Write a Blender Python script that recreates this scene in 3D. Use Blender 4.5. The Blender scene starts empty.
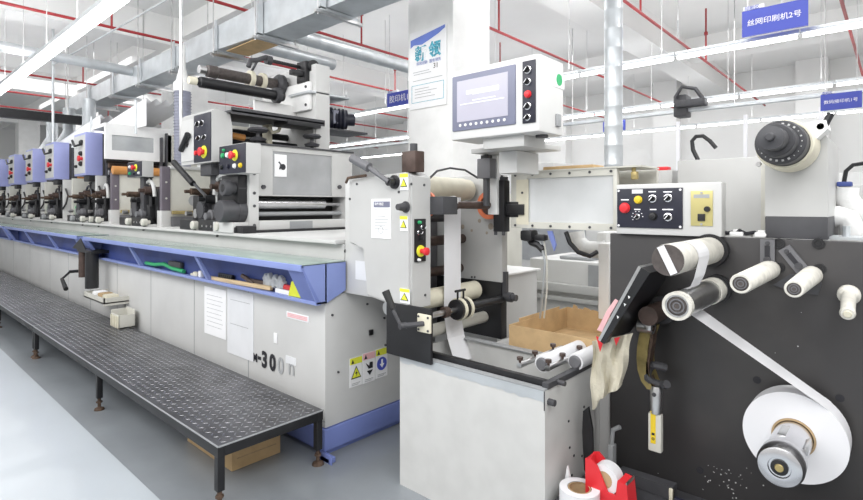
import bpy, bmesh, math, random
from mathutils import Vector, Matrix
random.seed(7)
V = Vector
sc = bpy.context.scene
COL = sc.collection
CAM_Z = 1.45
F, CX, HY = 522.0, 431.5, 206.0
ANG = math.atan2(468.5, 522.0)      # the press runs along +Y, this far off the camera's axis
CA_, SA_ = math.cos(ANG), math.sin(ANG)

# ---- survey helpers: where a sight line from the tripod meets a real plane ----
def ray(px, py):
    a = (px - CX) / F
    return V((CA_ + SA_*a, SA_ - CA_*a, (HY - py) / F))
def hx(px, py, X):
    d = ray(px, py); t = X / d.x; return V((X, d.y*t, CAM_Z + d.z*t))
def hy(px, py, Y):
    d = ray(px, py); t = Y / d.y; return V((d.x*t, Y, CAM_Z + d.z*t))
def hz(px, py, Z):
    d = ray(px, py); t = (Z - CAM_Z) / d.z; return V((d.x*t, d.y*t, Z))

# ---- materials ----
MATS = {}
def mat(name, col, rough=.5, metal=0., var=.06, scale=6., bump=0., emit=None, es=0., alpha=1., coat=0., trans=0., stretch=None, dirt=None):
    m = bpy.data.materials.new(name); m.use_nodes = True
    nt = m.node_tree; b = nt.nodes['Principled BSDF']
    b.inputs['Roughness'].default_value = rough; b.inputs['Metallic'].default_value = metal
    b.inputs['Coat Weight'].default_value = coat
    b.inputs['Transmission Weight'].default_value = trans
    b.inputs['Alpha'].default_value = alpha
    tc = nt.nodes.new('ShaderNodeTexCoord')
    mp = nt.nodes.new('ShaderNodeMapping'); nt.links.new(tc.outputs['Object'], mp.inputs[0])
    if stretch: mp.inputs['Scale'].default_value = stretch
    n = nt.nodes.new('ShaderNodeTexNoise'); n.inputs['Scale'].default_value = scale; n.inputs['Detail'].default_value = 5
    nt.links.new(mp.outputs[0], n.inputs['Vector'])
    r = nt.nodes.new('ShaderNodeValToRGB')
    c0 = dirt if dirt else [max(0, c*(1-var*2)) for c in col]
    r.color_ramp.elements[0].position = .3; r.color_ramp.elements[1].position = .62 if not dirt else .5
    r.color_ramp.elements[0].color = (*c0, 1); r.color_ramp.elements[1].color = (*[min(1, c*(1+var*.5)) for c in col], 1)
    nt.links.new(n.outputs['Fac'], r.inputs[0]); nt.links.new(r.outputs[0], b.inputs['Base Color'])
    if bump:
        bp = nt.nodes.new('ShaderNodeBump'); bp.inputs['Strength'].default_value = bump; bp.inputs['Distance'].default_value = .01
        n2 = nt.nodes.new('ShaderNodeTexNoise'); n2.inputs['Scale'].default_value = scale*6; nt.links.new(mp.outputs[0], n2.inputs['Vector'])
        nt.links.new(n2.outputs['Fac'], bp.inputs['Height']); nt.links.new(bp.outputs[0], b.inputs['Normal'])
    if emit:
        b.inputs['Emission Color'].default_value = (*emit, 1); b.inputs['Emission Strength'].default_value = es
    MATS[name] = m
    return m
M = MATS
mat('wall', (.84,.84,.83), .85, var=.02, scale=.6)
mat('ceiling', (.86,.86,.85), .9, var=.03, scale=.5)
mat('floor', (.25,.27,.29), .3, var=.12, scale=1.2, bump=.03, coat=.2)
mat('lane', (.46,.50,.535), .3, var=.04, scale=.9, coat=.15)
mat('grey', (.53,.53,.52), .42, var=.04, scale=3)
mat('grey_lt', (.60,.60,.59), .42, var=.03, scale=3)
mat('grey_dk', (.33,.34,.35), .5, var=.05)
mat('white', (.86,.86,.85), .5, var=.03)
mat('bin', (.60,.60,.585), .5, var=.03, scale=9)
mat('beige', (.62,.61,.55), .5, var=.04)
mat('cream', (.74,.70,.56), .5, var=.06, scale=12)
mat('blue', (.18,.23,.52), .4, var=.03)
mat('blue_box', (.36,.39,.70), .4, var=.03)
mat('blue_lt', (.24,.30,.60), .4, var=.03)
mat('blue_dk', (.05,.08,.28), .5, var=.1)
mat('green_mat', (.34,.42,.385), .25, var=.03, coat=.3)
mat('hmi', (.70,.70,.69), .5, var=.02)
mat('navy', (.016,.017,.032), .4, var=.05)
mat('black', (.014,.014,.016), .42, var=.2)
mat('charcoal', (.06,.06,.066), .5, var=.1, scale=12)
mat('panel', (.048,.046,.047), .40, .3, var=.3, scale=2.2, bump=.02, dirt=(.072,.068,.066))
mat('slate', (.15,.15,.16), .5, var=.08)
mat('steel', (.62,.62,.62), .28, 1., var=.08, scale=15)
mat('chrome', (.82,.82,.84), .12, 1., var=.03)
mat('satin', (.70,.70,.72), .24, 1., var=.05, scale=8)
mat('galv', (.60,.63,.65), .38, .55, var=.07, scale=5)
mat('rust', (.13,.085,.06), .6, .4, var=.3, scale=30)
mat('brass', (.50,.40,.18), .4, .7, var=.1)
mat('brown', (.09,.06,.05), .45, .3, var=.15, scale=20)
mat('stain', (.38,.33,.27), .6)
mat('olive', (.28,.22,.08), .5, .2, var=.2, scale=20)
mat('red', (.72,.03,.04), .35, var=.03)
mat('red_pipe', (.36,.03,.035), .45, var=.05)
mat('orange', (.80,.22,.10), .5)
mat('roll_orange', (.62,.28,.08), .35)
mat('yellow', (.85,.62,.03), .4)
mat('yellow_l', (.82,.85,.06), .5, var=.01)
mat('green', (.04,.42,.16), .4)
mat('paper', (.90,.90,.91), .7, var=.02)
mat('paper_g', (.76,.77,.79), .6, var=.03)
mat('roller_white', (.66,.64,.58), .5, var=.10, scale=25)
mat('endcap', (.10,.085,.08), .45, .2, var=.15, scale=40)
mat('tape', (.78,.78,.80), .45, var=.01)
mat('core', (.45,.32,.18), .8, var=.1, scale=30)
mat('cardboard', (.55,.38,.20), .85, var=.08, scale=10, bump=.1)
mat('rag', (.60,.56,.45), .9, var=.08, scale=18, bump=.4)
mat('wood', (.66,.50,.30), .6, var=.12, stretch=(10,1,10))
mat('tread', (.13,.13,.138), .36, .65, var=.2, scale=6)
mat('tread_hi', (.50,.50,.52), .25, .9, var=.1)  # raised lozenges coloured brighter, their highlights put into the metal's colour
mat('goldplate', (.62,.55,.24), .35, .5, var=.03)
mat('screen', (.38,.37,.44), .2, emit=(.70,.69,.80), es=.22, var=.02)
mat('screen_hi', (.7,.7,.78), .2, emit=(.85,.85,.95), es=.3, var=.0)
mat('bezel', (.19,.20,.28), .4)
mat('tube', (1,1,1), .5, emit=(1,1,1), es=7.0)
mat('sign_blue', (.065,.09,.48), .5, var=.02)
mat('header_blue', (.16,.24,.68), .5)
mat('rod', (.62,.62,.62), .5, var=.02)
mat('ink', (.02,.02,.025), .6, var=.0)
mat('ink_g', (.38,.39,.40), .6, var=.0)
mat('teal', (.10,.46,.60), .5, var=.3, scale=60)
mat('white_ink', (.92,.92,.95), .6, var=.0)
mat('pink', (.85,.50,.52), .6)
mat('plastic', (.86,.88,.90), .2, var=.05, alpha=.42, scale=25)
mat('clear', (.86,.88,.89), .12, var=.06, alpha=.55, scale=4)
mat('smoke', (.42,.43,.44), .12, .35, var=.10, scale=3, coat=.6)
mat('smoke_lt', (.56,.58,.59), .15, .2, var=.12, scale=3, coat=.6)
mat('hosegrey', (.28,.29,.36), .6)
mat('rubber', (.02,.02,.02), .6)
mat('ductwht', (.76,.76,.75), .6, var=.06, scale=14, bump=.2)
mat('purple', (.15,.13,.155), .5)

# ---- mesh builder ----
SPLIT = {'ink_stain':'ink_stain','bolt':'bolt','side_screws':'side_screw','locking_pin':'locking_pin','latch_knob':'latch_knob','screws':'screw','bolts':'bolt','flange_bolts':'flange_bolt','clamp_bolts':'clamp_bolt','soft_keys':'soft_key','screw_heads':'screw_head','cable_glands':'cable_gland',
 'corner_bolts':'corner_bolt','frame_bolts':'frame_bolt','bolt_holes':'bolt_hole','holes':'hole','hood_latch':'hood_latch','frame_bar':'frame_bar','white_rings':'white_ring','post':'post',
 'side_bars':'side_bar','red_marks':'red_mark','guide_rail':'guide_rail','lamp_dots':'lamp_dot','expanding_leaf':'expanding_leaf','louvres':'louvre'}
class B:
    def __init__(s): s.bm = bmesh.new()
    def _new(s, fn):
        n = len(s.bm.verts); fn(); s.bm.verts.ensure_lookup_table(); return s.bm.verts[n:]
    def box(s, x0, x1, y0, y1, z0, z1, bev=0., rot=None):
        x0,x1 = sorted((x0,x1)); y0,y1 = sorted((y0,y1)); z0,z1 = sorted((z0,z1))
        bm = s.bm
        vs = [bm.verts.new(p) for p in ((x0,y0,z0),(x1,y0,z0),(x1,y1,z0),(x0,y1,z0),(x0,y0,z1),(x1,y0,z1),(x1,y1,z1),(x0,y1,z1))]
        fs = [bm.faces.new([vs[i] for i in q]) for q in ((3,2,1,0),(4,5,6,7),(0,1,5,4),(1,2,6,5),(2,3,7,6),(3,0,4,7))]
        if rot:
            c = V(((x0+x1)/2,(y0+y1)/2,(z0+z1)/2)); ax, an = rot
            R = Matrix.Rotation(an, 3, ax)
            for v in vs: v.co = c + R @ (v.co - c)
        if bev:
            b = min(bev, .45*min(x1-x0, y1-y0, z1-z0))
            es = list({e for f in fs for e in f.edges})
            bmesh.ops.bevel(bm, geom=es, offset=b, segments=2, affect='EDGES', profile=.6)
        return s
    def ring(s, c, ax, r, n, ph=0):
        ax = V(ax).normalized(); u = ax.orthogonal().normalized(); w = ax.cross(u)
        return [s.bm.verts.new(V(c) + u*(r*math.cos(ph+2*math.pi*i/n)) + w*(r*math.sin(ph+2*math.pi*i/n))) for i in range(n)]
    def lathe(s, p0, ax, prof, n=24):
        ax = V(ax).normalized(); p0 = V(p0); prev = None
        for i, (d, r) in enumerate(prof):
            if r <= 1e-6: rg = [s.bm.verts.new(p0 + ax*d)]
            else: rg = s.ring(p0 + ax*d, ax, r, n)
            if prev:
                for k in range(n):
                    q = [prev[k % len(prev)], prev[(k+1) % len(prev)], rg[(k+1) % len(rg)], rg[k % len(rg)]]
                    q2 = []
                    for v in q:
                        if v not in q2: q2.append(v)
                    if len(q2) > 2: s.bm.faces.new(q2)
            prev = rg
        return s
    def cyl(s, p0, p1, r, r2=None, n=20):
        p0, p1 = V(p0), V(p1); L = (p1-p0).length
        return s.lathe(p0, p1-p0, [(0,0),(0,r),(L,r if r2 is None else r2),(L,0)], n)
    def tube(s, pts, r, n=8):
        pts = [V(p) for p in pts]; prev = None; u = None
        for i, p in enumerate(pts):
            d = (pts[min(i+1,len(pts)-1)] - pts[max(i-1,0)]).normalized()
            if u is None: u = d.orthogonal().normalized()
            u = (u - d*u.dot(d)).normalized(); w = d.cross(u)
            rr = r[i] if isinstance(r, (list,tuple)) else r
            rg = [s.bm.verts.new(p + u*(rr*math.cos(2*math.pi*k/n)) + w*(rr*math.sin(2*math.pi*k/n))) for k in range(n)]
            if prev:
                for k in range(n): s.bm.faces.new((prev[k],prev[(k+1)%n],rg[(k+1)%n],rg[k]))
            else: s.bm.faces.new(rg[::-1])
            prev = rg
        s.bm.faces.new(prev); return s
    def prism(s, pts, vec):
        vec = V(vec); a = [s.bm.verts.new(p) for p in pts]; b = [s.bm.verts.new(V(p)+vec) for p in pts]; n = len(a)
        s.bm.faces.new(a[::-1]); s.bm.faces.new(b)
        for i in range(n): s.bm.faces.new((a[i],a[(i+1)%n],b[(i+1)%n],b[i]))
        return s
    def face(s, pts): s.bm.faces.new([s.bm.verts.new(p) for p in pts]); return s
    def build(s, name, m, parent=None, smooth=True, **kw):
        bm = s.bm
        if name in SPLIT and not kw.pop('whole', False):
            one = SPLIT[name]; seen = set(); last = None
            for v in bm.verts:
                if v in seen: continue
                stack = [v]; isl = []
                seen.add(v)
                while stack:
                    x = stack.pop(); isl.append(x)
                    for e in x.link_edges:
                        y = e.other_vert(x)
                        if y not in seen: seen.add(y); stack.append(y)
                nb = B(); mp = {x: nb.bm.verts.new(x.co) for x in isl}
                for f in {f for x in isl for f in x.link_faces}: nb.bm.faces.new([mp[x] for x in f.verts])
                last = nb.build(one, m, parent, smooth, whole=True)
            return last
        if parent is not None: off = V(parent['_o']) if '_o' in parent else V((0,0,0))
        else:
            xs = [v.co for v in bm.verts]
            off = V(((min(v.x for v in xs)+max(v.x for v in xs))/2, (min(v.y for v in xs)+max(v.y for v in xs))/2, min(v.z for v in xs)))
        for v in bm.verts: v.co -= off
        bmesh.ops.recalc_face_normals(bm, faces=bm.faces)
        me = bpy.data.meshes.new(name); bm.to_mesh(me); bm.free()
        if smooth:
            for p in me.polygons: p.use_smooth = True
            me.set_sharp_from_angle(angle=math.radians(35))
        me.materials.append(M[m])
        o = bpy.data.objects.new(name, me); COL.objects.link(o)
        o['_o'] = tuple(off)
        if parent is not None: o.parent = parent
        else: o.location = off
        return o

def tag(o, label, cat, group=None, kind=None):
    o['label'] = label; o['category'] = cat
    if group: o['group'] = group
    if kind: o['kind'] = kind
    return o
def struct(o): o['kind'] = 'structure'; return o
def thing(name, label, cat, loc=(0,0,0), group=None):
    o = bpy.data.objects.new(name, None); COL.objects.link(o); o.location = loc; o['_o'] = tuple(loc)
    o.empty_display_size = .1
    return tag(o, label, cat, group)
def dup(o, off, label=None, parent=None):
    c = o.copy(); COL.objects.link(c)
    if parent is None: c.location = o.location + V(off)
    else: c.parent = parent
    if label: c['label'] = label
    for ch in list(o.children): dup(ch, off, None, c)
    return c
def text(s, size, m, org, right, up, parent=None, name='lettering', bold=0., align='LEFT', ext=.0006):
    cu = bpy.data.curves.new(name, 'FONT'); cu.body = s; cu.size = size; cu.extrude = ext; cu.offset = bold; cu.align_x = align; cu.resolution_u = 3
    t = bpy.data.objects.new(name, cu); COL.objects.link(t)
    dg = bpy.context.evaluated_depsgraph_get(); dg.update()
    me = bpy.data.meshes.new_from_object(t.evaluated_get(dg))
    bpy.data.objects.remove(t); bpy.data.curves.remove(cu)
    R, U = V(right).normalized(), V(up).normalized(); N = R.cross(U)
    me.transform(Matrix(((R.x,U.x,N.x,0),(R.y,U.y,N.y,0),(R.z,U.z,N.z,0),(0,0,0,1))))
    off = V(parent['_o']) if parent is not None else V((0,0,0))
    me.transform(Matrix.Translation(V(org)-off))
    me.materials.clear(); me.materials.append(M[m])
    o = bpy.data.objects.new(name, me); COL.objects.link(o)
    if parent is not None: o.parent = parent
    o['_o'] = tuple(off)
    return o
LX, LY = (0,-1,0), (1,0,0)     # reading direction on faces that look -X / -Y
UP = (0,0,1)

# ======================= SETTING =======================
struct(B().box(-7,16,-6,30,-.2,0).build('floor','floor'))
struct(B().box(-7,1.02,-6,28,-.01,.004).build('floor_walkway','lane'))
cl = struct(B().box(-7,16,-2.5,30,4.8,5.0).build('ceiling','ceiling'))
w = struct(B().box(15,15.3,-6,30,0,4.8).build('wall_right','wall'))
for i,y in enumerate((1.2,4.4,7.6,10.8,14,17.2,20.4)):
    struct(B().box(14.6,15,y,y+.6,0,4.8).build('trim_%d'%(i+1),'wall'))
struct(B().box(-7,15,26,26.3,0,4.8).build('wall_back','wall'))
for i,(y0) in enumerate((3.18, 9.58, 15.98, 22.4)):
    struct(B().box(3.85,4.45,y0,y0+.6,0,4.8,.01).build('column_%d'%(i+1),'white'))
    struct(B().box(-7,15,y0+.03,y0+.57,4.3,4.8).build('ceiling_beam_%d'%(i+1),'ceiling'))
struct(B().box(3.95,4.35,-2.5,26,4.45,4.8).build('ceiling_beam_5','ceiling'))
struct(B().box(11.2,11.7,-2.5,26,4.4,4.8).build('ceiling_beam_6','ceiling'))

# poster on the near column
p = thing('poster','white poster with a blue wave header and teal characters on the pillar','poster',(3.84,3.4,2.5))
a = hx(410.5,40,3.845); bb = hx(447,98,3.845)
y0,y1,z0,z1 = a.y,bb.y,bb.z-.06,hx(411,34,3.845).z
B().box(3.835,3.848,y1,y0,z0,z1).build('sheet','paper',p)
W_ = y0-y1; H_ = z1-z0
def pp(u,v,x=3.833): return V((x, y0-u*W_, z0+v*H_))
B().prism([pp(.03,.90),pp(.97,.985),pp(.97,.95),pp(.8,.90),pp(.6,.86),pp(.35,.815),pp(.12,.83),pp(.03,.80)],(-.002,0,0)).build('header','header_blue',p)
text('新',W_*.32,'teal',pp(.16,.63,3.831),LX,UP,p,bold=.006); text('领',W_*.32,'teal',pp(.54,.645,3.831),LX,UP,p,bold=.006)
text('科技创新  服务领先',W_*.078,'blue',pp(.2,.56,3.831),LX,UP,p)
text('31',W_*.14,'brown',pp(.66,.48,3.831),LX,UP,p)
l = B()
for v,u0,u1 in ((.47,.1,.55),(.44,.12,.6),(.36,.1,.9),(.25,.15,.55),(.215,.15,.75),(.18,.15,.6),(.14,.15,.7)): l.prism([pp(u0,v),pp(u1,v),pp(u1,v+.006),pp(u0,v+.006)],(-.001,0,0))
l.build('print_lines','ink_g',p)
l = B()
for (u0,v0,u1,v1) in ((.06,.30,.94,.305),(.06,.08,.94,.085),(.06,.08,.07,.305),(.93,.08,.94,.305)): l.prism([pp(u0,v0),pp(u1,v0),pp(u1,v1),pp(u0,v1)],(-.001,0,0))
l.build('border','teal',p)

# ---- ceiling lights ----
def fixture(name,label,X,Y,z,grp,cat='light'):
    k=1.9 if X<2 else 1
    t = thing(name,label,cat,(X,Y,z),grp)
    B().box(X-.03*k,X+.03*k,Y,Y+1.19,z+.0,z+.045,.006).build('housing','galv',t)
    B().cyl((X,Y+.02,z-.022*k),(X,Y+1.17,z-.022*k),.022*k,n=12).build('light_tube','tube',t)
    B().cyl((X,Y+.15,z+.045),(X,Y+.15,4.8),.005,n=6).build('hanger_rod','rod',t)
    return t
rows = ((1.5,4.7,12,3.2,'long strip of fluorescent light over the walkway at top left','lights over the left walkway'),
        (6.45,-.44,17,3.2,'fluorescent strip light in the nearest row behind the press','lights in the nearest row behind the press'),
        (9.4,-.5,17,3.2,'fluorescent strip light in the middle row behind the press','lights in the middle row behind the press'),
        (12.3,-.3,15,3.2,'fluorescent strip light in the farthest row behind the press','lights in the farthest row behind the press'))
for X,Y0,n,z,lab,grp in rows:
    f0 = fixture('strip_light',lab,X,Y0,z,grp)
    for k in range(1,n): dup(f0,(0,1.2*k,0))
# ---- metal rail under the middle row with junction box ----
t = thing('cable_rail','slim silver cable rail hanging below the middle row of lights','rail',(9.1,0,3.05))
B().box(9.05,9.17,.2,19,2.98,3.03).build('rail','galv',t)
for y in (1.9,4.6,7.3): B().cyl((9.11,y,3.03),(9.11,y,4.8),.008,n=6).build('hanger_rod','steel',t)
for yy,lab in ((2.5,'dark pump bracket clamped on the cable rail right of the spiral duct'),):
    t = thing('rail_bracket',lab,'bracket',(9.0,yy,3.0))
    B().box(8.85,9.05,yy-.25,yy+.2,3.03,3.14,.02).box(8.95,9.25,yy+.05,yy+.25,2.9,3.25,.03).build('bracket_body','charcoal',t)
    B().tube([(8.9,yy-.2,3.14),(8.9,yy-.1,3.3),(8.9,yy+.1,3.36),(8.9,yy+.2,3.2)],.03).build('bracket_arm','charcoal',t)

# ---- red fire pipes ----
wh = ['at the far right edge','crossing right of the spiral duct','passing behind the touchscreen box','crossing left of the poster pillar','above the square duct at top left','behind the far print units','above the far end of the press','above the farthest end of the hall','deepest in the hall']
for k,Y in enumerate((.52,2.45,4.2,6.1,8.05,10.2,12.1,14.2,16.4)):
    t = thing('fire_pipe','thin red fire sprinkler pipe '+wh[k],'pipe',(0,Y,3.9))
    B().cyl((-2,Y,3.9),(14.9,Y,3.9),.020,n=10).build('pipe_run','red_pipe',t)
    for x in ([[2.5,5.6],[6.6,9.6],[5.9],[5.2,8.9],[2.3,7.7],[6.9],[3.1,8.4],[2.0,9.7],[4.6]][k]):
        B().cyl((x+.1*(k%3),Y,3.9),(x+.1*(k%3),Y,4.8 if k%2 else 4.35),.014,n=8).lathe((x+.1*(k%3),Y,4.35),(0,0,1),[(0,0),(0,.03),(.05,.03),(.05,0)],8).build('riser','red_pipe',t)
    for x in (4.3,8.2):
        B().cyl((x,Y,3.92),(x,Y,4.2),.011,n=6).build('hanger','grey_dk',t)
        B().cyl((x,Y,4.2),(x,Y,4.8),.006,n=6).build('hanger_rod','rod',t)

# ---- ducts ----
t = thing('square_air_duct','big galvanised square air duct running overhead along the press','duct',(3.1,8,3.3))
d = B().box(2.94,3.28,-2,4.95,3.28,3.62).box(2.90,3.26,6.0,12.4,3.3,3.58)
bm = d.bm
A_ = [bm.verts.new(q) for q in ((2.94,4.95,3.28),(3.28,4.95,3.28),(3.28,4.95,3.62),(2.94,4.95,3.62))]
C_ = [bm.verts.new(q) for q in ((2.90,6.0,3.3),(3.26,6.0,3.3),(3.26,6.0,3.58),(2.90,6.0,3.58))]
for i in range(4): bm.faces.new((A_[i],A_[(i+1)%4],C_[(i+1)%4],C_[i]))
d.build('duct_body','galv',t,smooth=False)
for y in (3.95,5.05,6.0,7.2,8.4,9.6,10.9,12.3):
    B().box(2.87,2.93 if y<5.1 else 2.89,y-.02,y+.02,3.26,3.64).box(2.87,3.31,y-.02,y+.02,3.245,3.275).build('duct_flange','galv',t)
    B().cyl((2.85,y,3.2),(2.85,y,4.8),.007,n=6).cyl((3.34,y,3.2),(3.34,y,4.8),.007,n=6).box(2.82,3.37,y-.02,y+.02,3.215,3.243).build('duct_hanger','steel',t)
B().box(2.96,3.24,5.1,5.9,3.270,3.2795).build('brown_patch','cardboard',t)['label']='tan patch on the underside'
def spiral(p0,p1,r,name,parent,m='galv',pitch=.12,bulge=1.025):
    p0,p1=V(p0),V(p1); L=(p1-p0).length; n=int(L/pitch); prof=[(0,0),(0,r)]
    for i in range(n):
        dd=i*pitch; prof+=[(dd+pitch*.9,r),(dd+pitch*.94,r*bulge),(dd+pitch*.98,r)]
    prof+=[(L,r),(L,0)]
    return B().lathe(p0,p1-p0,prof,20).build(name,m,parent)
t = thing('round_air_duct','spiral-wound round duct branching right from the square duct','duct',(3.4,5.1,3.3)); spiral((3.29,5.1,3.38),(8.5,5.1,3.38),.078,'duct_body',t,pitch=.2)
t = thing('round_air_duct','short spiral round duct just left of the tower, behind the square duct','duct',(3.4,5.7,3.3)); spiral((3.27,5.75,3.38),(4.4,5.75,3.38),.075,'duct_body',t,pitch=.2)
t = thing('round_air_duct','thin plain round duct crossing at upper left behind the light strip','duct',(0,8.8,3.6)); spiral((-1,8.8,3.6),(2.895,8.8,3.52),.07,'duct_body',t,pitch=.9)
c = hx(613.5,170,4.49)
t = thing('spiral_duct','tall vertical spiral silver duct rising behind the clear guard','duct',(c.x,c.y,1.0))
spiral((c.x,c.y,.972),(c.x,c.y,4.8),.078,'duct_body',t,pitch=.17)
B().box(c.x-.12,c.x+.12,c.y-.11,c.y+.11,1.5,1.68,.01).build('collar','galv',t)
t = thing('black_cable_trunking','long black cable trunking crossing low at the upper left','trunking',(0,11,2.98))
B().box(-2,3.8,11,11.12,2.92,3.07).build('trunking_body','black',t)
for x in (.9,2.6): B().cyl((x,11.06,3.07),(x,11.06,4.8),.01,n=6).build('hanger_rod','steel',t)
# thin plain conduit under ceiling, hangers
t = tag(B().cyl(hz(53,65,3.7),hz(166,0,3.7),.012,n=6).build('conduit','galv'),'thin grey conduit running diagonally beside the light strip, upper left','conduit')
q = hz(53,74,3.6)
tag(B().cyl((q.x,q.y,1.3),(q.x,q.y,4.8),.02,n=8).build('hanging_pole','galv'),'slim grey pole dropping behind the blue control boxes','pole')
q = V((1.95,4.75,0))
q = hx(181,100,2.0)
tag(B().cyl((q.x,q.y,1.95),(q.x,q.y,4.8),.014,n=8).build('hanging_pole','steel'),'slim bright steel pole in front of the grey flexible hose','pole')

# ---- blue hanging signs ----
def sign(px0,px1,pyb0,pyt0,X,s,small,lab,ch=.62):
    a=hx(px0,pyb0,X); b=hx(px1,pyb0,X); T=hx(px0,pyt0,X)
    t=thing('hanging_sign',lab,'sign',(X,b.y,a.z),None)
    H=T.z-a.z; W=a.y-b.y
    B().box(X,X+.03,b.y,a.y,a.z,T.z).build('board','sign_blue',t)
    sz=min(H*ch*1.2,W*.84/(len(s)-.45)); text(s,sz,'white_ink',(X-.004,a.y-W*.08,a.z+H*.5-sz*.36),LX,UP,t,bold=H*.001)
    B().box(X,X+.03,a.y-W*.35,a.y-W*.02,T.z+.004,T.z+H*.16).build('top_tab','white_ink',t)
    text(small,H*.17,'sign_blue',(X-.004,a.y-W*.04,T.z+H*.02),LX,UP,t,'top_lettering')
    for yy in (a.y-.05,b.y+.05): B().cyl((X+.015,yy,T.z),(X+.015,yy,4.8),.005,n=6).build('hanger_rod','steel',t)
    return t
sign(742,808,37.5,12,6.25,'丝网印刷机2号','印刷区','blue hanging sign lettered in white above the lights at top right',.42)
sign(820.5,862,111,95,9.0,'数码接印机1号','数码区','small blue hanging sign at the right edge behind the black hub',.36)
sign(387,418,107,94,6.3,'胶印机1号','胶印区','blue hanging sign half hidden behind the poster pillar',.5)
a=hx(603,132,9.6); b=hx(625,119,9.6)
tag(B().box(9.6,9.63,b.y,a.y,a.z,b.z).build('hanging_sign','sign_blue'),'plain blue sign mostly hidden by the vertical spiral duct','sign')

# ======================= PRESS BED =======================
XF, YE = 1.84, 2.48
YL = 16.5
t = thing('press_bed','long light grey machine base of the label press','machine base',(2.4,YE,0))
bed = t
B().box(XF,3.1,YE,YL,.16,.93,.006).build('lower_body','grey_lt',t)
B().box(1.98,3.08,YE,YL,.93,1.22,.006).build('upper_body','grey',t)
B().box(1.93,3.1,YE+.02,YL,1.222,1.245,.004).build('bed_top','grey_lt',t)
B().box(XF+.02,3.08,YE+.012,YL,0.0,.16).build('plinth','blue',t)
B().box(XF-.012,3.1,YE-.012,YE+.6,.03,.155,.004).build('blue_skirt','blue',t)
s = B()
for y in (3.35,4.2,5.1,6.0,6.9,7.8,8.7,9.9,11.1,12.4): s.box(XF-.0015,XF,y-.004,y+.004,.17,.90)
s.box(XF-.0015,XF,YE,YL,.195,.2)
s.build('panel_seams','grey_dk',t)
s = B()
for px,py in ((332,315),(338,372),(363,275),(367,304),(384,318),(385,345)):
    q=hy(px,py,YE); s.cyl((q.x,YE-.008,q.z),(q.x,YE+.001,q.z),.007,n=8)
s.build('screws','charcoal',t)
q=hy(370,332,YE); B().box(q.x-.012,q.x+.02,YE-.012,YE,q.z-.02,q.z+.015,.004).build('latch','black',t)
s=B()
for z in (1.18,1.0): s.cyl((1.99,YE-.006,z),(1.99,YE,z),.012,n=10)
s.build('frame_bolts','black',t)

# lettering on the body
a=hx(251,368,XF)
X_=XF-.004
text('M',.075,'ink',(X_,hx(253.3,0,XF).y,hx(251,368,XF).z+.06),LX,UP,bed,bold=.003)
text('-',.11,'ink',(X_,hx(258.5,0,XF).y,hx(259,368,XF).z+.045),LX,UP,bed,bold=.006)
zb = hx(262,367,XF).z+.008
text('3',.145,'ink',(X_,hx(262,0,XF).y,zb),LX,UP,bed,bold=.006)
text('0',.145,'ink',(X_,hx(270,0,XF).y,zb),LX,UP,bed,bold=.006)
text('0',.145,'ink_g',(X_,hx(278,0,XF).y,zb),LX,UP,bed,bold=.003)
text('n',.15,'ink_g',(X_,hx(288.5,0,XF).y,zb+.015),LX,UP,bed)
a=hx(286,355,XF); b=hx(296,366,XF)
B().box(X_+.001,XF,b.y,a.y,b.z+.0,a.z).build('residue_patch','paper_g',bed)

# ---- papers taped on the base ----
def sheetx(px0,py0,px1,py1,X,m,lab,lines=6,cat='paper',name='taped_paper',hdr=True):
    a=hx(px0,py0,X); b=hx(px1,py1,X)
    t=thing(name,lab,cat,(X,b.y,b.z))
    B().box(X-.005,X-.0005,b.y,a.y,b.z,a.z).build('sheet',m,t)
    W=a.y-b.y;H=a.z-b.z
    L=B()
    for i in range(lines):
        z=a.z-H*(.16+.74*i/max(1,lines)); L.box(X-.0056,X-.005,b.y+W*(.12+.15*random.random()),a.y-W*.12,z-H*.006,z+H*.002)
    if lines: L.build('print_lines','ink_g',t)
    return t
sheetx(205,286,226.5,340,XF,'paper','left of two white papers in plastic sleeves taped below the tray',8)
sheetx(228,288,254,362,XF,'paper_g','blank white paper sleeve taped just left of the black lettering',2)
a=hx(287,311,XF); b=hx(309,323,XF)
t=thing('warning_sticker','small white sticker with rows of red print under the blue tray','sticker',(XF,b.y,b.z))
B().box(XF-.004,XF,b.y,a.y,b.z,a.z,.001).build('sheet','paper',t)
L=B()
for i in range(3):
    z=a.z-(a.z-b.z)*(.25+.22*i); L.box(XF-.005,XF-.004,b.y+.01,a.y-.012,z-.004,z+.003)
L.build('print_lines','pink',t)
tag(B().box(XF-.006,XF,hx(276,0,XF).y-.02,hx(276,0,XF).y+.02,hx(276,343,XF).z,hx(276,333,XF).z,.002).build('sticky_tab','paper'),'tiny white torn tab above the grey zero','sticker')

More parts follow.
